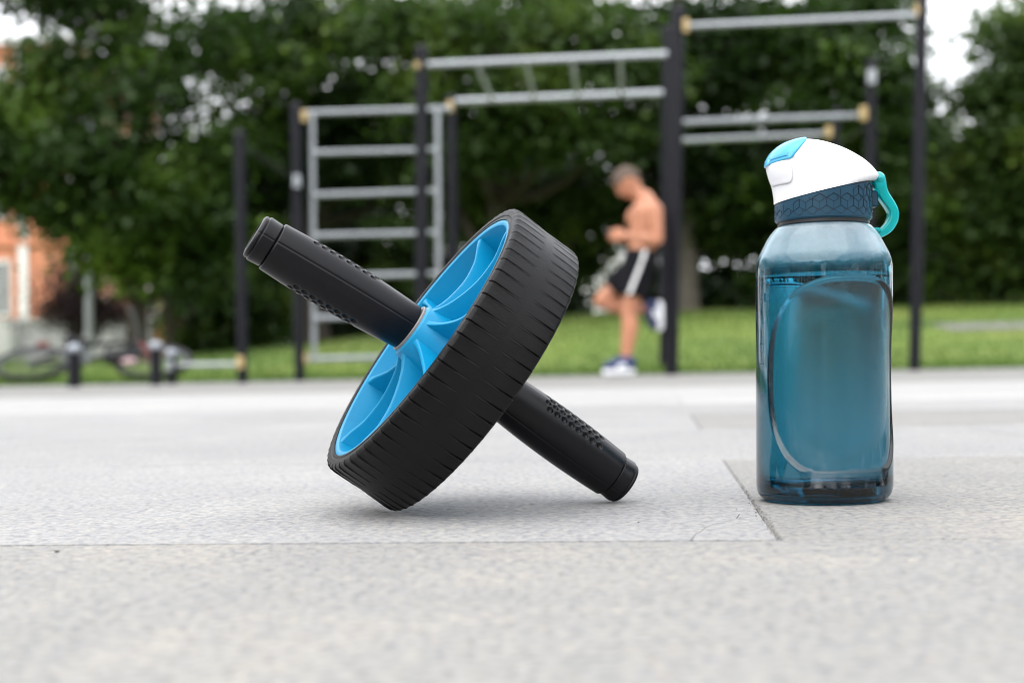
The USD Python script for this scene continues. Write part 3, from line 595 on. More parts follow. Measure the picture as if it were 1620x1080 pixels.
    m += chain([hipL, hipL * .5 + kneeL * .5, kneeL], [.098, .080, .058]) + chain([kneeL, kneeL * .68 + ankL * .32 + (.022, 0, 0), ankL], [.055, .062, .036])
    m += chain([hipR, hipR * .5 + kneeR * .5, kneeR], [.098, .080, .058]) + chain([kneeR, kneeR * .68 + ankR * .32 + (0, 0, -.02), ankR], [.056, .060, .036])
    m += chain([ankL, J(985, 588) + (0, -.10, 0), J(962, 592) + (0, -.10, 0)], [.036, .034, .026]) + chain([ankR, J(1036, 492) + (0, .09, 0), J(1040, 512) + (0, .09, 0)], [.036, .034, .026])
    t.part('body', soft(m, 0.009, 10), skin, smooth=True)
    # hair: short, over the crown and back of the head
    hm = hullp([(H(-.018, .045), .086), (H(.025, .045), .079), (H(-.045, .015), .074), (H(-.045, -.03), .05)], 24) - hullp([(H(.16, -.10), .12), (H(.12, .0), .055), (H(.06, -.09), .07), (H(.0, -.13), .05)], 20) \
        - hullp([(H(.09, -.03, .05), .05), (H(.09, -.03, -.05), .05)], 14)
    t.part('hair', soft(hm, 0.01, 5), hair_mat, smooth=True)
    # shorts
    g = 0.016
    sm = hullp([(pel + (0, -.09, -.01), .105 + g), (pel + (0, .09, -.01), .105 + g), (J(1013, 402) + (0, -.08, 0), .092 + g), (J(1013, 402) + (0, .08, 0), .092 + g)])
    hemL, hemR = hipL * .38 + kneeL * .62, hipR * .34 + kneeR * .66
    sm += bone(hipL, hemL, .10 + g, .095 + g * .6) + bone(hipR, hemR, .10 + g, .092 + g)
    def cut(m, p, nrm): nrm = np.asarray(nrm) / np.linalg.norm(nrm); return m.trim_by_plane([float(v) for v in -nrm], float(-(nrm @ p)))
    dl = kneeL - hipL; dr = kneeR - hipR
    legL = cut(bone(hipL, hemL + dl * .2, .10 + g, .094 + g), hemL, dl); legR = cut(bone(hipR, hemR + dr * .2, .10 + g, .092 + g), hemR, dr)
    top = cut(hullp([(pel + (0, -.09, -.01), .105 + g), (pel + (0, .09, -.01), .105 + g), (wai + (0, -.08, 0), .09 + g), (wai + (0, .08, 0), .09 + g)]), J(1013, 398), (0.1, 0, 1))
    so = t.part('shorts', soft(top + legL + legR, 0.014, 4), cloth_black, smooth=True)
    st = [J(1017, 400), J(1010, 422), J(1001, 445), J(992, 468)]
    rows = []
    for q, yy in zip(smooth_path(st, 12), np.linspace(-.205, -.222, 12)):
        c = np.array([q[0], YM + yy, q[2]]); rows += [c + (-.016, .008, -.003), c + (-.009, -.003, -.002), c + (.009, -.003, .002), c + (.016, .008, .003)]
    t.part('side_stripe', (np.array(rows), grid_faces(12, 4)), cloth_white, smooth=True, under=so)
    # shoes
    def shoe(heel, toe, upv, sole_n):
        ax = (toe - heel); ln = np.linalg.norm(ax); ax = ax / ln; upv = np.asarray(upv, float); upv = upv - ax * (upv @ ax); upv /= np.linalg.norm(upv); s = np.cross(ax, upv)
        P = lambda a, b, c: heel + ax * a * ln + upv * b + s * c
        up_ = hullp([(P(.12, .055, 0), .045), (P(.1, .02, 0), .040), (P(.6, .03, .012), .040), (P(.6, .03, -.012), .040), (P(.88, .02, 0), .034), (P(.25, .075, 0), .036)], 16)
        i = t.part('shoe', soft(up_, 0.012, 4), shoe_navy, smooth=True)
        so_ = hullp([(P(.08, -.022, 0), .032), (P(.5, -.022, .018), .030), (P(.5, -.022, -.018), .030), (P(.9, -.018, 0), .034)], 16)
        t.part('sole', soft(so_ - up_, 0.012, 3), shoe_white, smooth=True, under=i)
        t.part('side_panel', soft(hullp([(P(.3, .02, .038), .014), (P(.55, .012, .045), .012), (P(.4, .05, .030), .012)], 10) + hullp([(P(.3, .02, -.038), .014), (P(.55, .012, -.045), .012), (P(.4, .05, -.030), .012)], 10), 0.012, 2), shoe_white, smooth=True, under=i)
    base = J(1000, 594)
    hl = np.array([J(1001, 590)[0], YM - .10, .058]); tl = np.array([J(953, 592)[0], YM - .12, .052])
    shoe(hl, tl, (0, 0, 1), (0, 0, -1))
    hr = J(1040, 478) + (0, .09, 0); tr = J(1041, 522) + (0, .09, 0)
    shoe(hr, tr, (-1, 0, .0), (1, 0, 0))
    # the phone between the hands
    pc = (hands[0] + hands[1]) / 2 + (-.01, 0, .0)
    ph = Thing('phone', 'dark phone held in both hands by the shirtless man', 'phone', pc)
    R = trimesh.transformations.rotation_matrix(math.radians(-38), (0, 1, 0))
    b1 = box((0, 0, 0), (.009, .075, .15), .003); b1.apply_transform(R); b1.apply_translation(pc)
    ph.part('phone_case', b1, bike_grey)
    b2 = box((.0052, 0, 0), (.001, .068, .138)); b2.apply_transform(R); b2.apply_translation(pc); ph.part('screen', b2, phone_mat)
person()

# ------------------------------------------------------------------ ab wheel
R_, W_ = 0.095, 0.047
EL, YAW = 0.629, 0.287
AX = np.array([math.cos(EL) * math.cos(YAW), math.cos(EL) * math.sin(YAW), -math.sin(EL)])
VV = np.array([math.sin(YAW), -math.cos(YAW), 0.0]); UU = np.cross(VV, AX)
CW = np.array([-0.0368, 0.853, W_ / 2 * math.sin(EL) + R_ * math.cos(EL) + 0.0003])
BASIS = np.stack([AX, UU, VV])                       # rows: axis, up across the axis, towards the eye
def WL(x, r, phi): return np.stack([x, r * np.cos(phi), r * np.sin(phi)], -1) @ BASIS + CW
aw = Thing('ab_wheel', 'black and blue ab wheel tipped on its side on the paving', 'ab wheel', CW * (1, 1, 0) + AX * 0.02 * (1, 1, 0))
def wrev(prof, n=192):
    """Closed revolve about the wheel's axis of a closed (x, r) polygon."""
    p = np.asarray(prof, float); t = np.linspace(0, 2 * PI, n, endpoint=False)
    X = np.tile(p[:, 0], (n, 1)); Rr = np.tile(p[:, 1], (n, 1)); T = np.tile(t[:, None], (1, len(p)))
    return WL(X, Rr, T).reshape(-1, 3), grid_faces(n, len(p), True, True)
def out_facing(m):
    v, f = vf(m); t = trimesh.Trimesh(v, f, process=False)
    if t.volume < 0: t.invert()
    return t
# tyre: 66 saw-cut grooves from each edge, tapering out towards the middle
NG, PER, NA = 66, 34, 41
nt = NG * PER
xs = np.linspace(-1, 1, NA); xs = np.sign(xs) * (1 - (1 - np.abs(xs)) ** 1.25); xt = xs * (W_ / 2 - 0.0018)
th = np.linspace(0, 2 * PI, nt, endpoint=False)
Tg, Xg = np.meshgrid(th, xt, indexing='ij')
def tread(T, X):
    e = np.abs(X) / (W_ / 2)                                          # 0 in the middle, 1 at the edge
    sideoff = np.where(X > 0, 0.5, 0.0)
    slant = 0.10 * X / (W_ / 2)
    u = (T * NG / (2 * PI) + sideoff + slant) % 1.0
    amp = smooths(e, 0.05, 0.85)
    jit = 0.85 + 0.3 * meshkit.noise(np.stack([np.floor(T * NG / (2 * PI) + sideoff + slant), sideoff, 0 * T], -1))
    width = 0.035 + 0.035 * smooths(e, 0.3, 0.95)
    grv = np.clip(1 - np.abs(u - 0.5) / width, 0, 1) ** 0.8 * 0.0016 * smooths(e, 0.25 * jit, 0.95)
    lip = 0.00055 * smooths(e, 0.35, 1.0) * np.clip(1 - (u - 0.5) / 0.5, 0, 1) * (u > 0.5)
    thin = 0.00026 * np.exp(-((u - 0.57) / 0.028) ** 2) * smooths(e, 0.10 * jit, 0.25) - 0.0002 * np.exp(-((u - 0.5) / 0.03) ** 2) * smooths(e, 0.08, 0.2)
    return lip + thin - grv - 0.00010 * np.exp(-(X / 0.0005) ** 2)
rr = R_ - 0.0004 + tread(Tg, Xg) - 0.0009 * (np.abs(Xg) / (W_ / 2)) ** 6
core = np.stack([Xg, rr], -1)
side = [(0.4, 0.0006), (0.15, 0.0016), (0.0, 0.0035), (0.05, 0.0060), (0.35, 0.0066), (0.35, 0.0076), (0.1, 0.0080), (0.1, 0.0092)]
def sidewall(sgn, base_r):
    cols = []
    for k, (inset, drop) in enumerate(side):
        r = np.full(nt, R_ - drop) if k > 1 else base_r - 0.0 - drop * 0.6 * 0 - (0.0008 if k == 0 else 0.0017)
        cols.append(np.stack([np.full(nt, sgn * (W_ / 2 - inset * 0.0018)), r], -1))
    return np.stack(cols, 1)
lft = sidewall(-1, rr[:, 0])[:, ::-1]; rgt = sidewall(1, rr[:, -1])
allp = np.concatenate([lft, core, rgt], 1)
TT = np.tile(th[:, None], (1, allp.shape[1]))
tv = WL(allp[..., 0], allp[..., 1], TT).reshape(-1, 3)
aw.part('tyre', out_facing((tv, grid_faces(nt, allp.shape[1], True, True))), rubber, smooth=38)
half = [(-.0223, .0862), (-.0229, .0852), (-.0229, .0836), (-.0222, .0824), (-.0100, .0800), (-.0042, .0785), (-.0022, .0765), (-.0016, .0720), (-.0016, .0270), (-.0026, .0235), (-.0075, .0212), (-.0205, .0188), (-.0262, .0176), (-.0288, .0170), (-.0300, .0155), (-.0300, .0090)]
prof = half + [(-x, r) for x, r in half[::-1]]
aw.part('rim', out_facing(wrev(prof, 256)), rim_blue, smooth=32)
# eight curved ribs on each face
rs = np.r_[np.linspace(.0165, .030, 9), np.linspace(.0325, .078, 26), np.linspace(.0795, .0838, 6)]
def rib_top(r):                                       # how far the rib's edge stands towards the face
    return -(.0178 + .0098 * np.exp(-(r - .0165) / .0125) + .0038 * smooths(r, .062, .0835) - .0012 * np.exp(-((r - .050) / .014) ** 2))
for sgn in (1, -1):
    for k in range(8):
        ph = math.radians(22.5 + 45 * k)
        secs = []
        for r in rs:
            tx = rib_top(r); sway = 0.0035 * math.sin((r - .0165) / (.0838 - .0165) * PI)      # a slight curve along the rib
            w0 = .0011 + .0016 * smooths(r, .074, .0835) + .0012 * math.exp(-(r - .0165) / .005); w1 = w0 + .0016
            q = [(-.0012, -w1), (tx + .0012, -w0), (tx + .0003, -w0 * .72), (tx, 0), (tx + .0003, w0 * .72), (tx + .0012, w0), (-.0012, w1)]
            secs.append([(sgn * x, r * math.cos(ph) - (c + sway) * math.sin(ph), r * math.sin(ph) + (c + sway) * math.cos(ph)) for x, c in q])
        v = np.array(secs).reshape(-1, 3) @ BASIS + CW
        n_ = len(rs); F = grid_faces(n_, 7, False, True); F = np.vstack([F[:, [0, 1, 2]], F[:, [0, 2, 3]]])
        capf = [[0, i, i + 1] for i in range(1, 6)] + [[(n_ - 1) * 7, (n_ - 1) * 7 + i + 1, (n_ - 1) * 7 + i] for i in range(1, 6)]
        aw.part('rib', out_facing((v, np.vstack([F, capf]))), rim_blue, smooth=40)
# handles
def handle(sgn, length, centres, seam, play=0.0):
    x0 = 0.0312; ln = length - x0
    S = np.unique(np.r_[np.linspace(0, .895, 230), np.linspace(.895, 1, 46)]); nph = 240; phs = np.linspace(0, 2 * PI, nph, endpoint=False)
    body = .0142 + .0022 * np.sin(S ** .95 * PI * .97)
    cap = .0139 + .0003 * smooths(S, .90, .965)
    r = np.where(S < .885, body, cap)
    r = r - .0007 * np.exp(-((S - .887) / .0045) ** 2) - .0006 * np.exp(-((S - .972) / .004) ** 2)
    r = r - .0007 * smooths(S, .968, .976)
    endr = np.clip((S - .982) / .018, 0, 1); r = r - .0026 * (1 - np.sqrt(np.clip(1 - endr ** 2, 0, 1)))
    start = np.clip(1 - S / .008, 0, 1); r = r - .0008 * start ** 2
    Sg, Pg = np.meshgrid(S, phs, indexing='ij'); Rg = np.tile(r[:, None], (1, nph))
    dim = np.zeros_like(Rg)
    for c in centres:
        for j in range(4):
            for i in range(8):
                pc = math.radians(c) + (j - 1.5) * .255; sc0 = (.300 + (i + .5 * (j % 2)) * .0520)
                d = np.hypot(((Pg - pc + PI) % (2 * PI) - PI) * .0160, (Sg - sc0) * ln)
                dim = np.maximum(dim, np.clip(1 - (d / .00205) ** 2, 0, 1) ** .6)
                dim = np.maximum(dim, -.14 * np.exp(-((d - .0026) / .0006) ** 2))
    Rg = Rg - .00125 * dim
    for s in seam:
        Rg = Rg - .00035 * np.exp(-(((Pg - math.radians(s) + PI) % (2 * PI) - PI) * .0155 / .00042) ** 2)
    Xh = sgn * (x0 + Sg * ln)
    V = WL(Xh, Rg, Pg).reshape(-1, 3); F = grid_faces(len(S), nph, False, True); F = np.vstack([F[:, [0, 1, 2]], F[:, [0, 2, 3]]])
    cfa = []; k = len(V); j = np.arange(nph); j2 = (j + 1) % nph
    inner = [(.0102, length), (.0096, length - .0006), (.0001, length - .0006)]
    rings = [WL(np.full(nph, sgn * x), np.full(nph, rr_), phs) for rr_, x in inner]
    V = np.vstack([V] + rings); b = (len(S) - 1) * nph
    for q in range(3):
        n0 = b if q == 0 else k + (q - 1) * nph; n1 = k + q * nph
        cfa += [np.c_[n0 + j, n1 + j, n1 + j2], np.c_[n0 + j, n1 + j2, n0 + j2]]
    F = np.vstack([F] + cfa)
    m = trimesh.Trimesh(V, F, process=False)
    c = m.triangles_center; nn = m.face_normals; ref = c - (CW + AX * sgn * (x0 + ln * .5))
    if (nn * ref).sum() < 0: m.invert()
    if play:                                          # the grip sits a little loose on its axle
        m.apply_transform(trimesh.transformations.rotation_matrix(play, VV, CW + AX * sgn * x0))
    h = aw.part('handle', m, grip, smooth=45)
    aw.part('collar', out_facing(wrev([(sgn * .0292, .0100), (sgn * .0292, .0150), (sgn * .0298, .0156), (sgn * .0311, .0156), (sgn * .0316, .0150), (sgn * .0316, .0100)], 96)), grip_band, smooth=30, under=h)
handle(-1, .1370, (12, 174), (84, 264), 0.088); handle(1, .1365, (40, 222), (125, 305))

# ------------------------------------------------------------------ water bottle
bp = at(1304, 790, 0.872); YBt = 0.872
BX, BY = bp[0], YBt
bt = Thing('water_bottle', 'teal see-through water bottle with white flip cap and turquoise loop', 'water bottle', (BX, BY, 0.0))
SH = 0.019                                           # the bottle stands a touch out of plumb
def BP(v):
    v = np.asarray(v, float).copy(); v[..., 0] = v[..., 0] + SH * v[..., 2] + BX; v[..., 1] += BY; return v
RO = 0.0411
outer = [(0.0002, .0078), (.016, .0066), (.0245, .0024), (.029, .0004), (.0345, .0004), (.0380, .0018), (.0402, .0048), (RO, .0092), (RO, .0200)]
outer = list(map(tuple, fillet(outer, .0015, 3))) + [(RO, z) for z in np.linspace(.0215, .134, 150)]
outer += list(map(tuple, fillet([(RO, .1350), (RO, .1435), (.0399, .1485), (.0335, .1612), (.0298, .1658), (.0284, .1672), (.0262, .1676), (.0262, .1735)], .003, 8)))
inner = [(RO - .0021, z) for z in np.linspace(.134, .0215, 150)]
inn_top = list(map(tuple, fillet([(.0244, .1735), (.0244, .1664), (.0268, .1655), (.0314, .1598), (.0379, .1478), (RO - .0021, .1430), (RO - .0021, .1350)], .004, 8)))
inn_bot = list(map(tuple, fillet([(RO - .0021, .0200), (.0385, .0150), (.0350, .0118), (.0280, .0112), (.0002, .0122)], .002, 4)))
GC, GW, GZ, GH = math.radians(-90 + 11.5), math.radians(76.5), .0745, .0600
def grip_depth(ang, z):
    out = np.zeros_like(z)
    for c, gw in ((GC, GW), (GC + PI, math.radians(58))):
        a = ((ang - c + PI) % (2 * PI) - PI) / gw; b = (z - GZ) / GH
        q = (np.abs(a) ** 2.5 + np.abs(b) ** 2.5) ** (1 / 2.5)
        out = np.maximum(out, smooths(1 - q, -0.004, 0.04) * 0.6 + smooths(1 - q, 0.0, 0.30) * 0.4)
    return out
def grip_soft(ang, z):
    out = np.zeros_like(z)
    for c, gw in ((GC, GW), (GC + PI, math.radians(58))):
        a = ((ang - c + PI) % (2 * PI) - PI) / gw; b = (z - GZ) / GH
        out = np.maximum(out, smooths(1 - (np.abs(a) ** 2.5 + np.abs(b) ** 2.5) ** (1 / 2.5), 0.0, 0.4))
    return out
def shell(profile, nth=300, n_out=0, dent=.0032, soft=.0020):
    p = np.asarray(profile, float); t = np.linspace(0, 2 * PI, nth, endpoint=False)
    T, Z = np.meshgrid(t, p[:, 1], indexing='ij'); Rr = np.tile(p[:, 0], (nth, 1)); isout = (np.arange(len(p)) < n_out)[None, :]
    Rr = Rr - np.where(isout, dent * grip_depth(T, Z), soft * grip_soft(T, Z)) * (Rr > .035)
    return np.stack([Rr * np.cos(T), Rr * np.sin(T), Z], -1).reshape(-1, 3), grid_faces(nth, len(p), True, False)
frost = grip_depth
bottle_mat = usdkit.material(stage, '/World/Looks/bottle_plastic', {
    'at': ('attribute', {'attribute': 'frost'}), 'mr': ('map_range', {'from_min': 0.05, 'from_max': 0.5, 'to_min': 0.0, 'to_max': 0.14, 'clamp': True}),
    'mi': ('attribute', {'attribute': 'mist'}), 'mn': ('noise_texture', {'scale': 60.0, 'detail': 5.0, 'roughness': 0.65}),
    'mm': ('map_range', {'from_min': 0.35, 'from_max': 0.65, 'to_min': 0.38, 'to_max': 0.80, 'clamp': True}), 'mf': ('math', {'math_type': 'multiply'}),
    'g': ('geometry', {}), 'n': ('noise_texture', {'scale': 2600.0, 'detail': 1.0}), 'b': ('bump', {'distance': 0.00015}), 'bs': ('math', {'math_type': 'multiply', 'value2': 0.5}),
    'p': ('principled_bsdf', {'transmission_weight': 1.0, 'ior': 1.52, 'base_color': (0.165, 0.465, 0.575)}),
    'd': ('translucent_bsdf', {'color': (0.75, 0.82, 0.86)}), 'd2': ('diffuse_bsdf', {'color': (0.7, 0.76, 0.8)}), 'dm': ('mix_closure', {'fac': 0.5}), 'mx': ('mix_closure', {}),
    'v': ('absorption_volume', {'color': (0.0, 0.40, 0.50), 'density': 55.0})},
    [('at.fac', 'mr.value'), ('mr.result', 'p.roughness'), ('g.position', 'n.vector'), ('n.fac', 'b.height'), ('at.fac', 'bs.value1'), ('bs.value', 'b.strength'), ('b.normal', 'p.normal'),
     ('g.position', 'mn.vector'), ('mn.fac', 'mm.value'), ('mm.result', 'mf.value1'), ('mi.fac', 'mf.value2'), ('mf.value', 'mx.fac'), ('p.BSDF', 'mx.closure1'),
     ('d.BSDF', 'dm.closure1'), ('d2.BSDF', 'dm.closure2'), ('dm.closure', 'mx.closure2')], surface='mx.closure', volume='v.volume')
water_mat = mat('water', {'p': ('principled_bsdf', {'transmission_weight': 1.0, 'ior': 1.33, 'roughness': 0.0, 'base_color': (0.97, 0.99, 1.0)})}, [])
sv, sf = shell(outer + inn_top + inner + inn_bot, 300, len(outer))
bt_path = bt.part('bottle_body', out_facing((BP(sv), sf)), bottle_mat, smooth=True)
ang = np.arctan2(sv[:, 1], sv[:, 0]); fz = grip_depth(ang, sv[:, 2]); fz = fz * (np.hypot(sv[:, 0], sv[:, 1]) > .030) * (np.arange(len(sv)) % (len(sv) // 300) < len(outer))
from pxr import Vt
UsdGeom.PrimvarsAPI(stage.GetPrimAtPath(bt_path)).CreatePrimvar('frost', Sdf.ValueTypeNames.FloatArray, 'vertex').Set(Vt.FloatArray.FromNumpy(fz.astype(np.float32)))
WZ = .1378
isin = (np.arange(len(sv)) % (len(sv) // 300) >= len(outer)); mz = np.where(isin, smooths(sv[:, 2], .1385, .150), .42 * smooths(sv[:, 2], .1455, .154))     # reflected cloud light painted as white haze on both shoulder walls
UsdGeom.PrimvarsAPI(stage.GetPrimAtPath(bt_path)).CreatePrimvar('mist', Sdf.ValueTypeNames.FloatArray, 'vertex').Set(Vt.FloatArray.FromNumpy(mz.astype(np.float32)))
wprof = [(.0002, .0119), (.0281, .0109), (.0352, .0114), (.0389, .0148), (RO - .0017, .0199)] + [(RO - .0017, z) for z in np.linspace(.0215, .1352, 150)] + [(RO - .0017, WZ - .0006), (RO - .0022, WZ - .0002), (RO - .0035, WZ), (.0002, WZ)]
wv, wf = shell(wprof, 300)
bt.part('water', out_facing((BP(wv), wf)), water_mat, smooth=50)
# volume mark moulded into the left side of the wall
vm = meshkit.text_mesh('L', .0055, .0012); v = np.array(vm.vertices); aL = math.radians(-90 - 71)
def wrap(v, z0, r=RO): a = aL + (v[:, 0]) / r; return np.stack([(r + v[:, 2] - .0004) * np.cos(a), (r + v[:, 2] - .0004) * np.sin(a), z0 + v[:, 1]], -1)
bt.part('volume_mark', join([(BP(wrap(v, .121)), vm.faces)] + [(BP(wrap(np.array(b_.vertices), .12)), b_.faces) for b_ in (box((-.0030, -.012, .0004), (.004, .0006, .0010)), box((-.0030, -.024, .0004), (.003, .0006, .0010)), box((-.0030, -.036, .0004), (.004, .0006, .0010)))]), bottle_mat)
# gasket and collar ring
def tint(name, col, rough, tr=0.6, ior=1.45):
    return mat(name, {'p': ('principled_bsdf', {'base_color': col, 'roughness': rough, 'transmission_weight': tr, 'ior': ior})}, [])
navy = plain('collar_navy', (0.0055, 0.036, 0.065), 0.36, 0.08, 60, specular_ior_level=0.35)
navy_line = plain('collar_groove', (0.003, 0.012, 0.026), 0.4, 0.08, 60)
latch_mat = tint('latch_blue', (0.10, 0.55, 0.84), 0.12, 0.55)
loop_mat = tint('loop_turquoise', (0.0, 0.46, 0.47), 0.14, 0.6)
def solid_ring(prof, n=128):
    v, f = revolve(prof, n); return v, np.vstack([f, np.stack([np.arange(n) * len(prof) + len(prof) - 1, ((np.arange(n) + 1) % n) * len(prof) + len(prof) - 1, ((np.arange(n) + 1) % n) * len(prof), np.arange(n) * len(prof)], -1)])
gv, gf = solid_ring([(.0266, .1678), (.0272, .1678), (.0276, .1684), (.0276, .1702), (.0274, .1706), (.0266, .1706)])
bt.part('gasket', out_facing((BP(gv), gf)), gasket_black, smooth=30)
topz = lambda x: .1876 + .205 * x
cyl = Manifold.revolve(CrossSection([[(.0266, .1702), (.0281, .1702), (.0292, .1712), (.0294, .1730), (.0290, .205), (0, .205), (0, .1740), (.0266, .1740)]]), 160)
nrm = np.array([.205, 0, -1.0]); nrm /= np.linalg.norm(nrm)
ringm = cyl.trim_by_plane([float(v) for v in nrm], float(nrm @ np.array([0, 0, .1876])))
v, f = vf(ringm); cr = bt.part('collar_ring', (BP(v), f), navy, smooth=35)
# relief of tumbling blocks round the ring
segs = []
hx = 2 * PI * .0293 / 22; hh = hx / math.sqrt(3)
for i in range(22):
    for j in range(-1, 5):
        cx = i * hx + (hx / 2 if j % 2 else 0); cz = .1725 + j * hh * 1.5
        P = [(cx + hh * math.sin(k * PI / 3), cz + hh * math.cos(k * PI / 3)) for k in range(6)]
        for k in range(6): segs.append((P[k], P[(k + 1) % 6]))
        for k in (1, 3, 5): segs.append(((cx, cz), P[k]))
        segs.append((((P[0][0] + P[1][0]) / 2, (P[0][1] + P[1][1]) / 2), ((cx + P[5][0] * 0 + P[0][0] * 0 + (P[1][0])) / 2, (cz + P[1][1]) / 2)))
strips = []
for a, b in segs:
    if not (math.cos(a[0] / .0293 - PI) is not None): continue
    pts = []
    for u in np.linspace(0, 1, 3):
        x, z = a[0] + (b[0] - a[0]) * u, a[1] + (b[1] - a[1]) * u; pts.append((x, z))
    d = np.array(b) - np.array(a); ln_ = np.linalg.norm(d)
    if ln_ < 1e-6: continue
    nn = np.array([-d[1], d[0]]) / ln_ * .00022; rows = []
    ok = True
    for x, z in pts:
        aa = x / .0293; X0 = .0293 * math.cos(aa)
        if not (.1712 < z < topz(X0) - .0006): ok = False
        for q, rad in ((-1, .0288), (-.5, .02955), (.5, .02955), (1, .0288)):
            a2 = (x + nn[0] * q) / .0293; rows.append((rad * math.cos(a2), rad * math.sin(a2), z + nn[1] * q))
    if ok: strips.append((BP(np.array(rows)), grid_faces(3, 4)))
bt.part('collar_pattern', join(strips), navy_line, under=cr)
# white flip cap lofted between its left and right outlines
from scipy.interpolate import PchipInterpolator
Lp = np.array([(-30.2, 181.7), (-30.5, 186), (-31.2, 191.5), (-33.7, 199), (-35.0, 205.6), (-33.3, 211.4), (-29.5, 216.4), (-22.9, 220.4), (-15.1, 222.0)]) / 1000
Rp = np.array([(29.9, 194.0), (32.4, 195.2), (33.6, 197.4), (31.0, 201.2), (25.6, 206.6), (19.0, 211.3), (8.5, 216.8), (-3.5, 220.6), (-15.1, 222.0)]) / 1000
def resample(P, n):
    s = np.r_[0, np.cumsum(np.linalg.norm(np.diff(P, axis=0), axis=1))]; s /= s[-1]; u = 1 - (1 - np.linspace(0, 1, n)) ** 1.6
    return np.stack([PchipInterpolator(s, P[:, 0])(u), PchipInterpolator(s, P[:, 1])(u)], -1), u
NL, NC = 70, 160
for P_ in (Lp, Rp): P_[:, 1] = np.where(P_[:, 1] > .2, .2 + (P_[:, 1] - .2) * .90, P_[:, 1]); P_[:, 0] *= .985
La, ul = resample(Lp, NL); Ra, _ = resample(Rp, NL)
tc = np.linspace(0, 2 * PI, NC, endpoint=False)
cap = np.zeros((NL, NC, 3))
for i in range(NL):
    c = (La[i] + Ra[i]) / 2; hvec = (Ra[i] - La[i]) / 2; u = ul[i]
    dpt = .0296 * (1 - u ** 2.6) ** .5 + 1e-5
    ct, st_ = np.cos(tc), np.sin(tc); e = 2 / (2.0 + .5 * math.sin(u * PI))
    cc = np.sign(ct) * np.abs(ct) ** e; ss = np.sign(st_) * np.abs(st_) ** e
    narrow = 1 - .20 * np.clip(-cc, 0, 1) ** 1.5 * smooths(u, .05, .5)                # the spout end is narrower
    cap[i, :, 0] = c[0] + hvec[0] * cc; cap[i, :, 2] = c[1] + hvec[1] * cc; cap[i, :, 1] = dpt * ss * narrow
def grid_normals(G):
    du = np.gradient(G, axis=0); dv_ = (np.roll(G, -1, 1) - np.roll(G, 1, 1)); n = np.cross(dv_, du); n /= np.maximum(np.linalg.norm(n, axis=-1, keepdims=True), 1e-12)
    if (n[5, :, :] * (G[5] - G[5].mean(0))).sum() < 0: n = -n
    return n
cn = grid_normals(cap)
# hollow beside the latch tab and a small groove: relief of the moulding
zz, xx, yy = cap[..., 2], cap[..., 0], cap[..., 1]
hol = np.exp(-(((xx + .0165) / .0075) ** 2 + ((zz - .197) / .010) ** 2)) * (yy < 0) * .0009
gro = np.exp(-((xx - (-.0208 + (zz - .2) * -.32)) / .0007) ** 2) * smooths(zz, .188, .192) * (1 - smooths(zz, .207, .209)) * .0007
cap2 = cap - cn * (hol + gro)[..., None]
v = np.vstack([cap2.reshape(-1, 3), [cap2[0].mean(0)], [cap2[-1].mean(0)]]); F = grid_faces(NL, NC, False, True); F = np.vstack([F[:, [0, 1, 2]], F[:, [0, 2, 3]]])
j = np.arange(NC); k = NL * NC; b = (NL - 1) * NC
F = np.vstack([F, np.c_[np.full(NC, k), (j + 1) % NC, j], np.c_[np.full(NC, k + 1), b + j, b + (j + 1) % NC]])
fc = bt.part('flip_cap', out_facing((BP(v), F)), cap_white, smooth=True)
def surf_patch(test, off, edge=.0006):
    """A plate that follows the cap where test(x, y, z) holds, standing off by a little, with closed sides."""
    from scipy.interpolate import RegularGridInterpolator
    n1, n2 = 420, 640
    gi = RegularGridInterpolator((np.arange(NL), np.arange(NC + 1)), np.concatenate([cap, cap[:, :1]], 1)); gn = RegularGridInterpolator((np.arange(NL), np.arange(NC + 1)), np.concatenate([cn, cn[:, :1]], 1))
    A, Bq = np.meshgrid(np.linspace(0, NL - 1.02, n1), np.linspace(0, NC, n2, endpoint=False), indexing='ij')
    P = gi((A, Bq)); N = gn((A, Bq)); N /= np.maximum(np.linalg.norm(N, axis=-1, keepdims=True), 1e-9)
    d = test(P[..., 0], P[..., 1], P[..., 2])                        # signed distance, positive inside
    keep = d > 0
    q = grid_faces(n1, n2, False, True); q = q[keep.ravel()[q].all(1)]
    o = off * np.sqrt(np.clip(d / edge, 0, 1) * (2 - np.clip(d / edge, 0, 1))) if edge else off
    top = (P + N * (o[..., None] + .00005)).reshape(-1, 3); bot = (P - N * .0007).reshape(-1, 3); nv = len(top)
    f = np.vstack([q[:, [0, 1, 2]], q[:, [0, 2, 3]]]); e = np.vstack([f[:, [0, 1]], f[:, [1, 2]], f[:, [2, 0]]]); es = np.sort(e, 1)
    _, inv, cnt = np.unique(es, axis=0, return_inverse=True, return_counts=True); bd = e[cnt[inv.ravel()] == 1]
    f = np.vstack([f, f[:, ::-1] + nv, np.c_[bd[:, 0], bd[:, 0] + nv, bd[:, 1]], np.c_[bd[:, 1], bd[:, 0] + nv, bd[:, 1] + nv]])
    m = trimesh.Trimesh(np.vstack([top, bot]), f, process=False); m.remove_unreferenced_vertices(); 
    if m.volume < 0: m.invert()
    return BP(m.vertices), m.faces
latch = lambda x, y, z: np.minimum((z - (.2048 + (x + .0345) * .16)) * .96, ((-.0238 + (z - .2066) * .85) - x) * .76)
lt = bt.part('latch', surf_patch(latch, .0011), latch_mat, smooth=40)
slot = lambda x, y, z: np.minimum(.0013 - np.abs(z - (.2083 + (x + .030) * .16)), .0042 - np.abs(x + .0292)) * (y < 0.008)
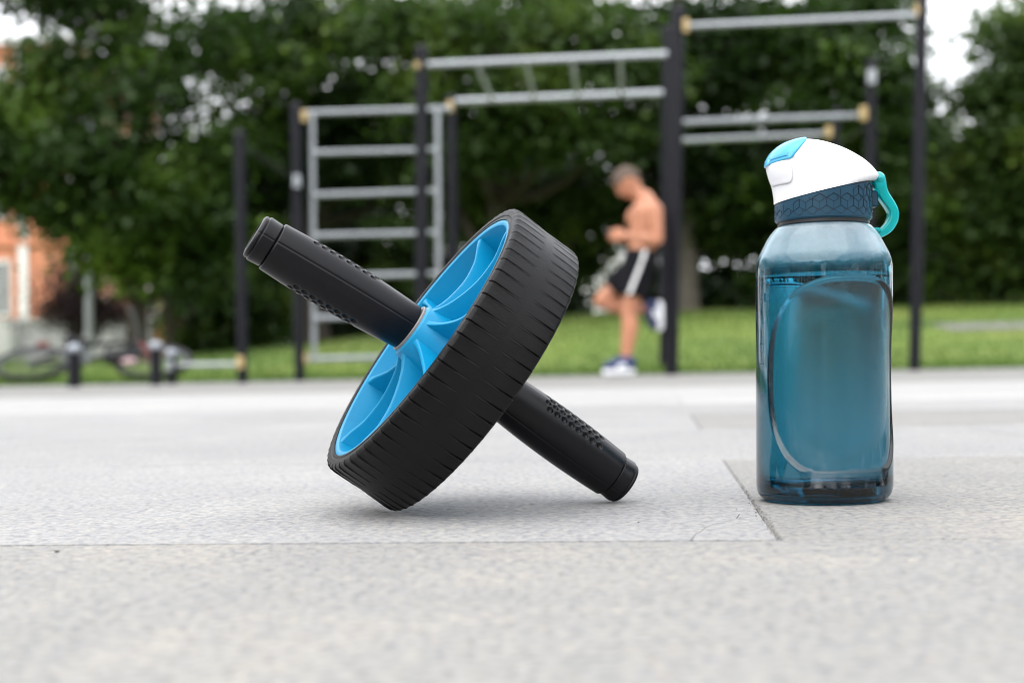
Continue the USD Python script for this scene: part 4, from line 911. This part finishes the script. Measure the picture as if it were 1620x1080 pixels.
bt.part('latch_slot', surf_patch(slot, .0017, .0008), latch_mat, smooth=40, under=lt)
tabf = lambda x, y, z: np.where(y < 0, .0058 - ((np.abs((x + .0285 + (z - .199) * .10) / .92)) ** 4 + np.abs((z - .1990) / 1.22) ** 4) ** .25, -1)
bt.part('release_tab', surf_patch(tabf, .0008, .0012), cap_white, smooth=40, under=fc)
# turquoise carry loop hinged at the right
lp_ = smooth_path([(.0335, 0, .1955), (.0350, 0, .1900), (.0372, 0, .1850), (.0405, 0, .1800), (.0428, 0, .1740), (.0418, 0, .1695), (.0380, 0, .1645), (.0325, 0, .1615)], 60)
T_ = np.gradient(lp_, axis=0); T_ /= np.linalg.norm(T_, axis=1, keepdims=True); N_ = np.stack([-T_[:, 2], 0 * T_[:, 0], T_[:, 0]], -1)
aq = np.linspace(0, 2 * PI, 28, endpoint=False); sq = lambda c: np.sign(c) * np.abs(c) ** .45
hw = np.interp(np.linspace(0, 1, 60), [0, .05, .2, .5, .8, 1], [.0040, .0042, .0033, .0030, .0031, .0024])
lv = np.concatenate([p + np.outer(sq(np.cos(aq)) * w_, n_) + np.outer(sq(np.sin(aq)) * .0052, [0, 1, 0]) for p, n_, w_ in zip(lp_, N_, hw)])
lf = grid_faces(60, 28, False, True); lf = np.vstack([lf[:, [0, 1, 2]], lf[:, [0, 2, 3]], [[0, i + 1, i] for i in range(1, 27)], [[59 * 28, 59 * 28 + i, 59 * 28 + i + 1] for i in range(1, 27)]])
cl = bt.part('carry_loop', out_facing((BP(lv), lf)), loop_mat, smooth=40)
kn = trimesh.creation.icosphere(3, 1.0); kn.apply_transform(np.diag([.0043, .0062, .0046, 1])); kn.apply_translation((.0338, 0, .1958))
bt.part('hinge_knob', (BP(kn.vertices), kn.faces), loop_mat, smooth=True, under=cl)
bt.part('hinge_lug', [box(BP(np.array([.0300, 0, .1835])), (.006, .009, .010), .001), ][0], navy, under=cr)
bt.part('loop_tail', box(BP(np.array([.0295, -.001, .1640])), (.009, .012, .0035), .0012), loop_mat, under=cl)
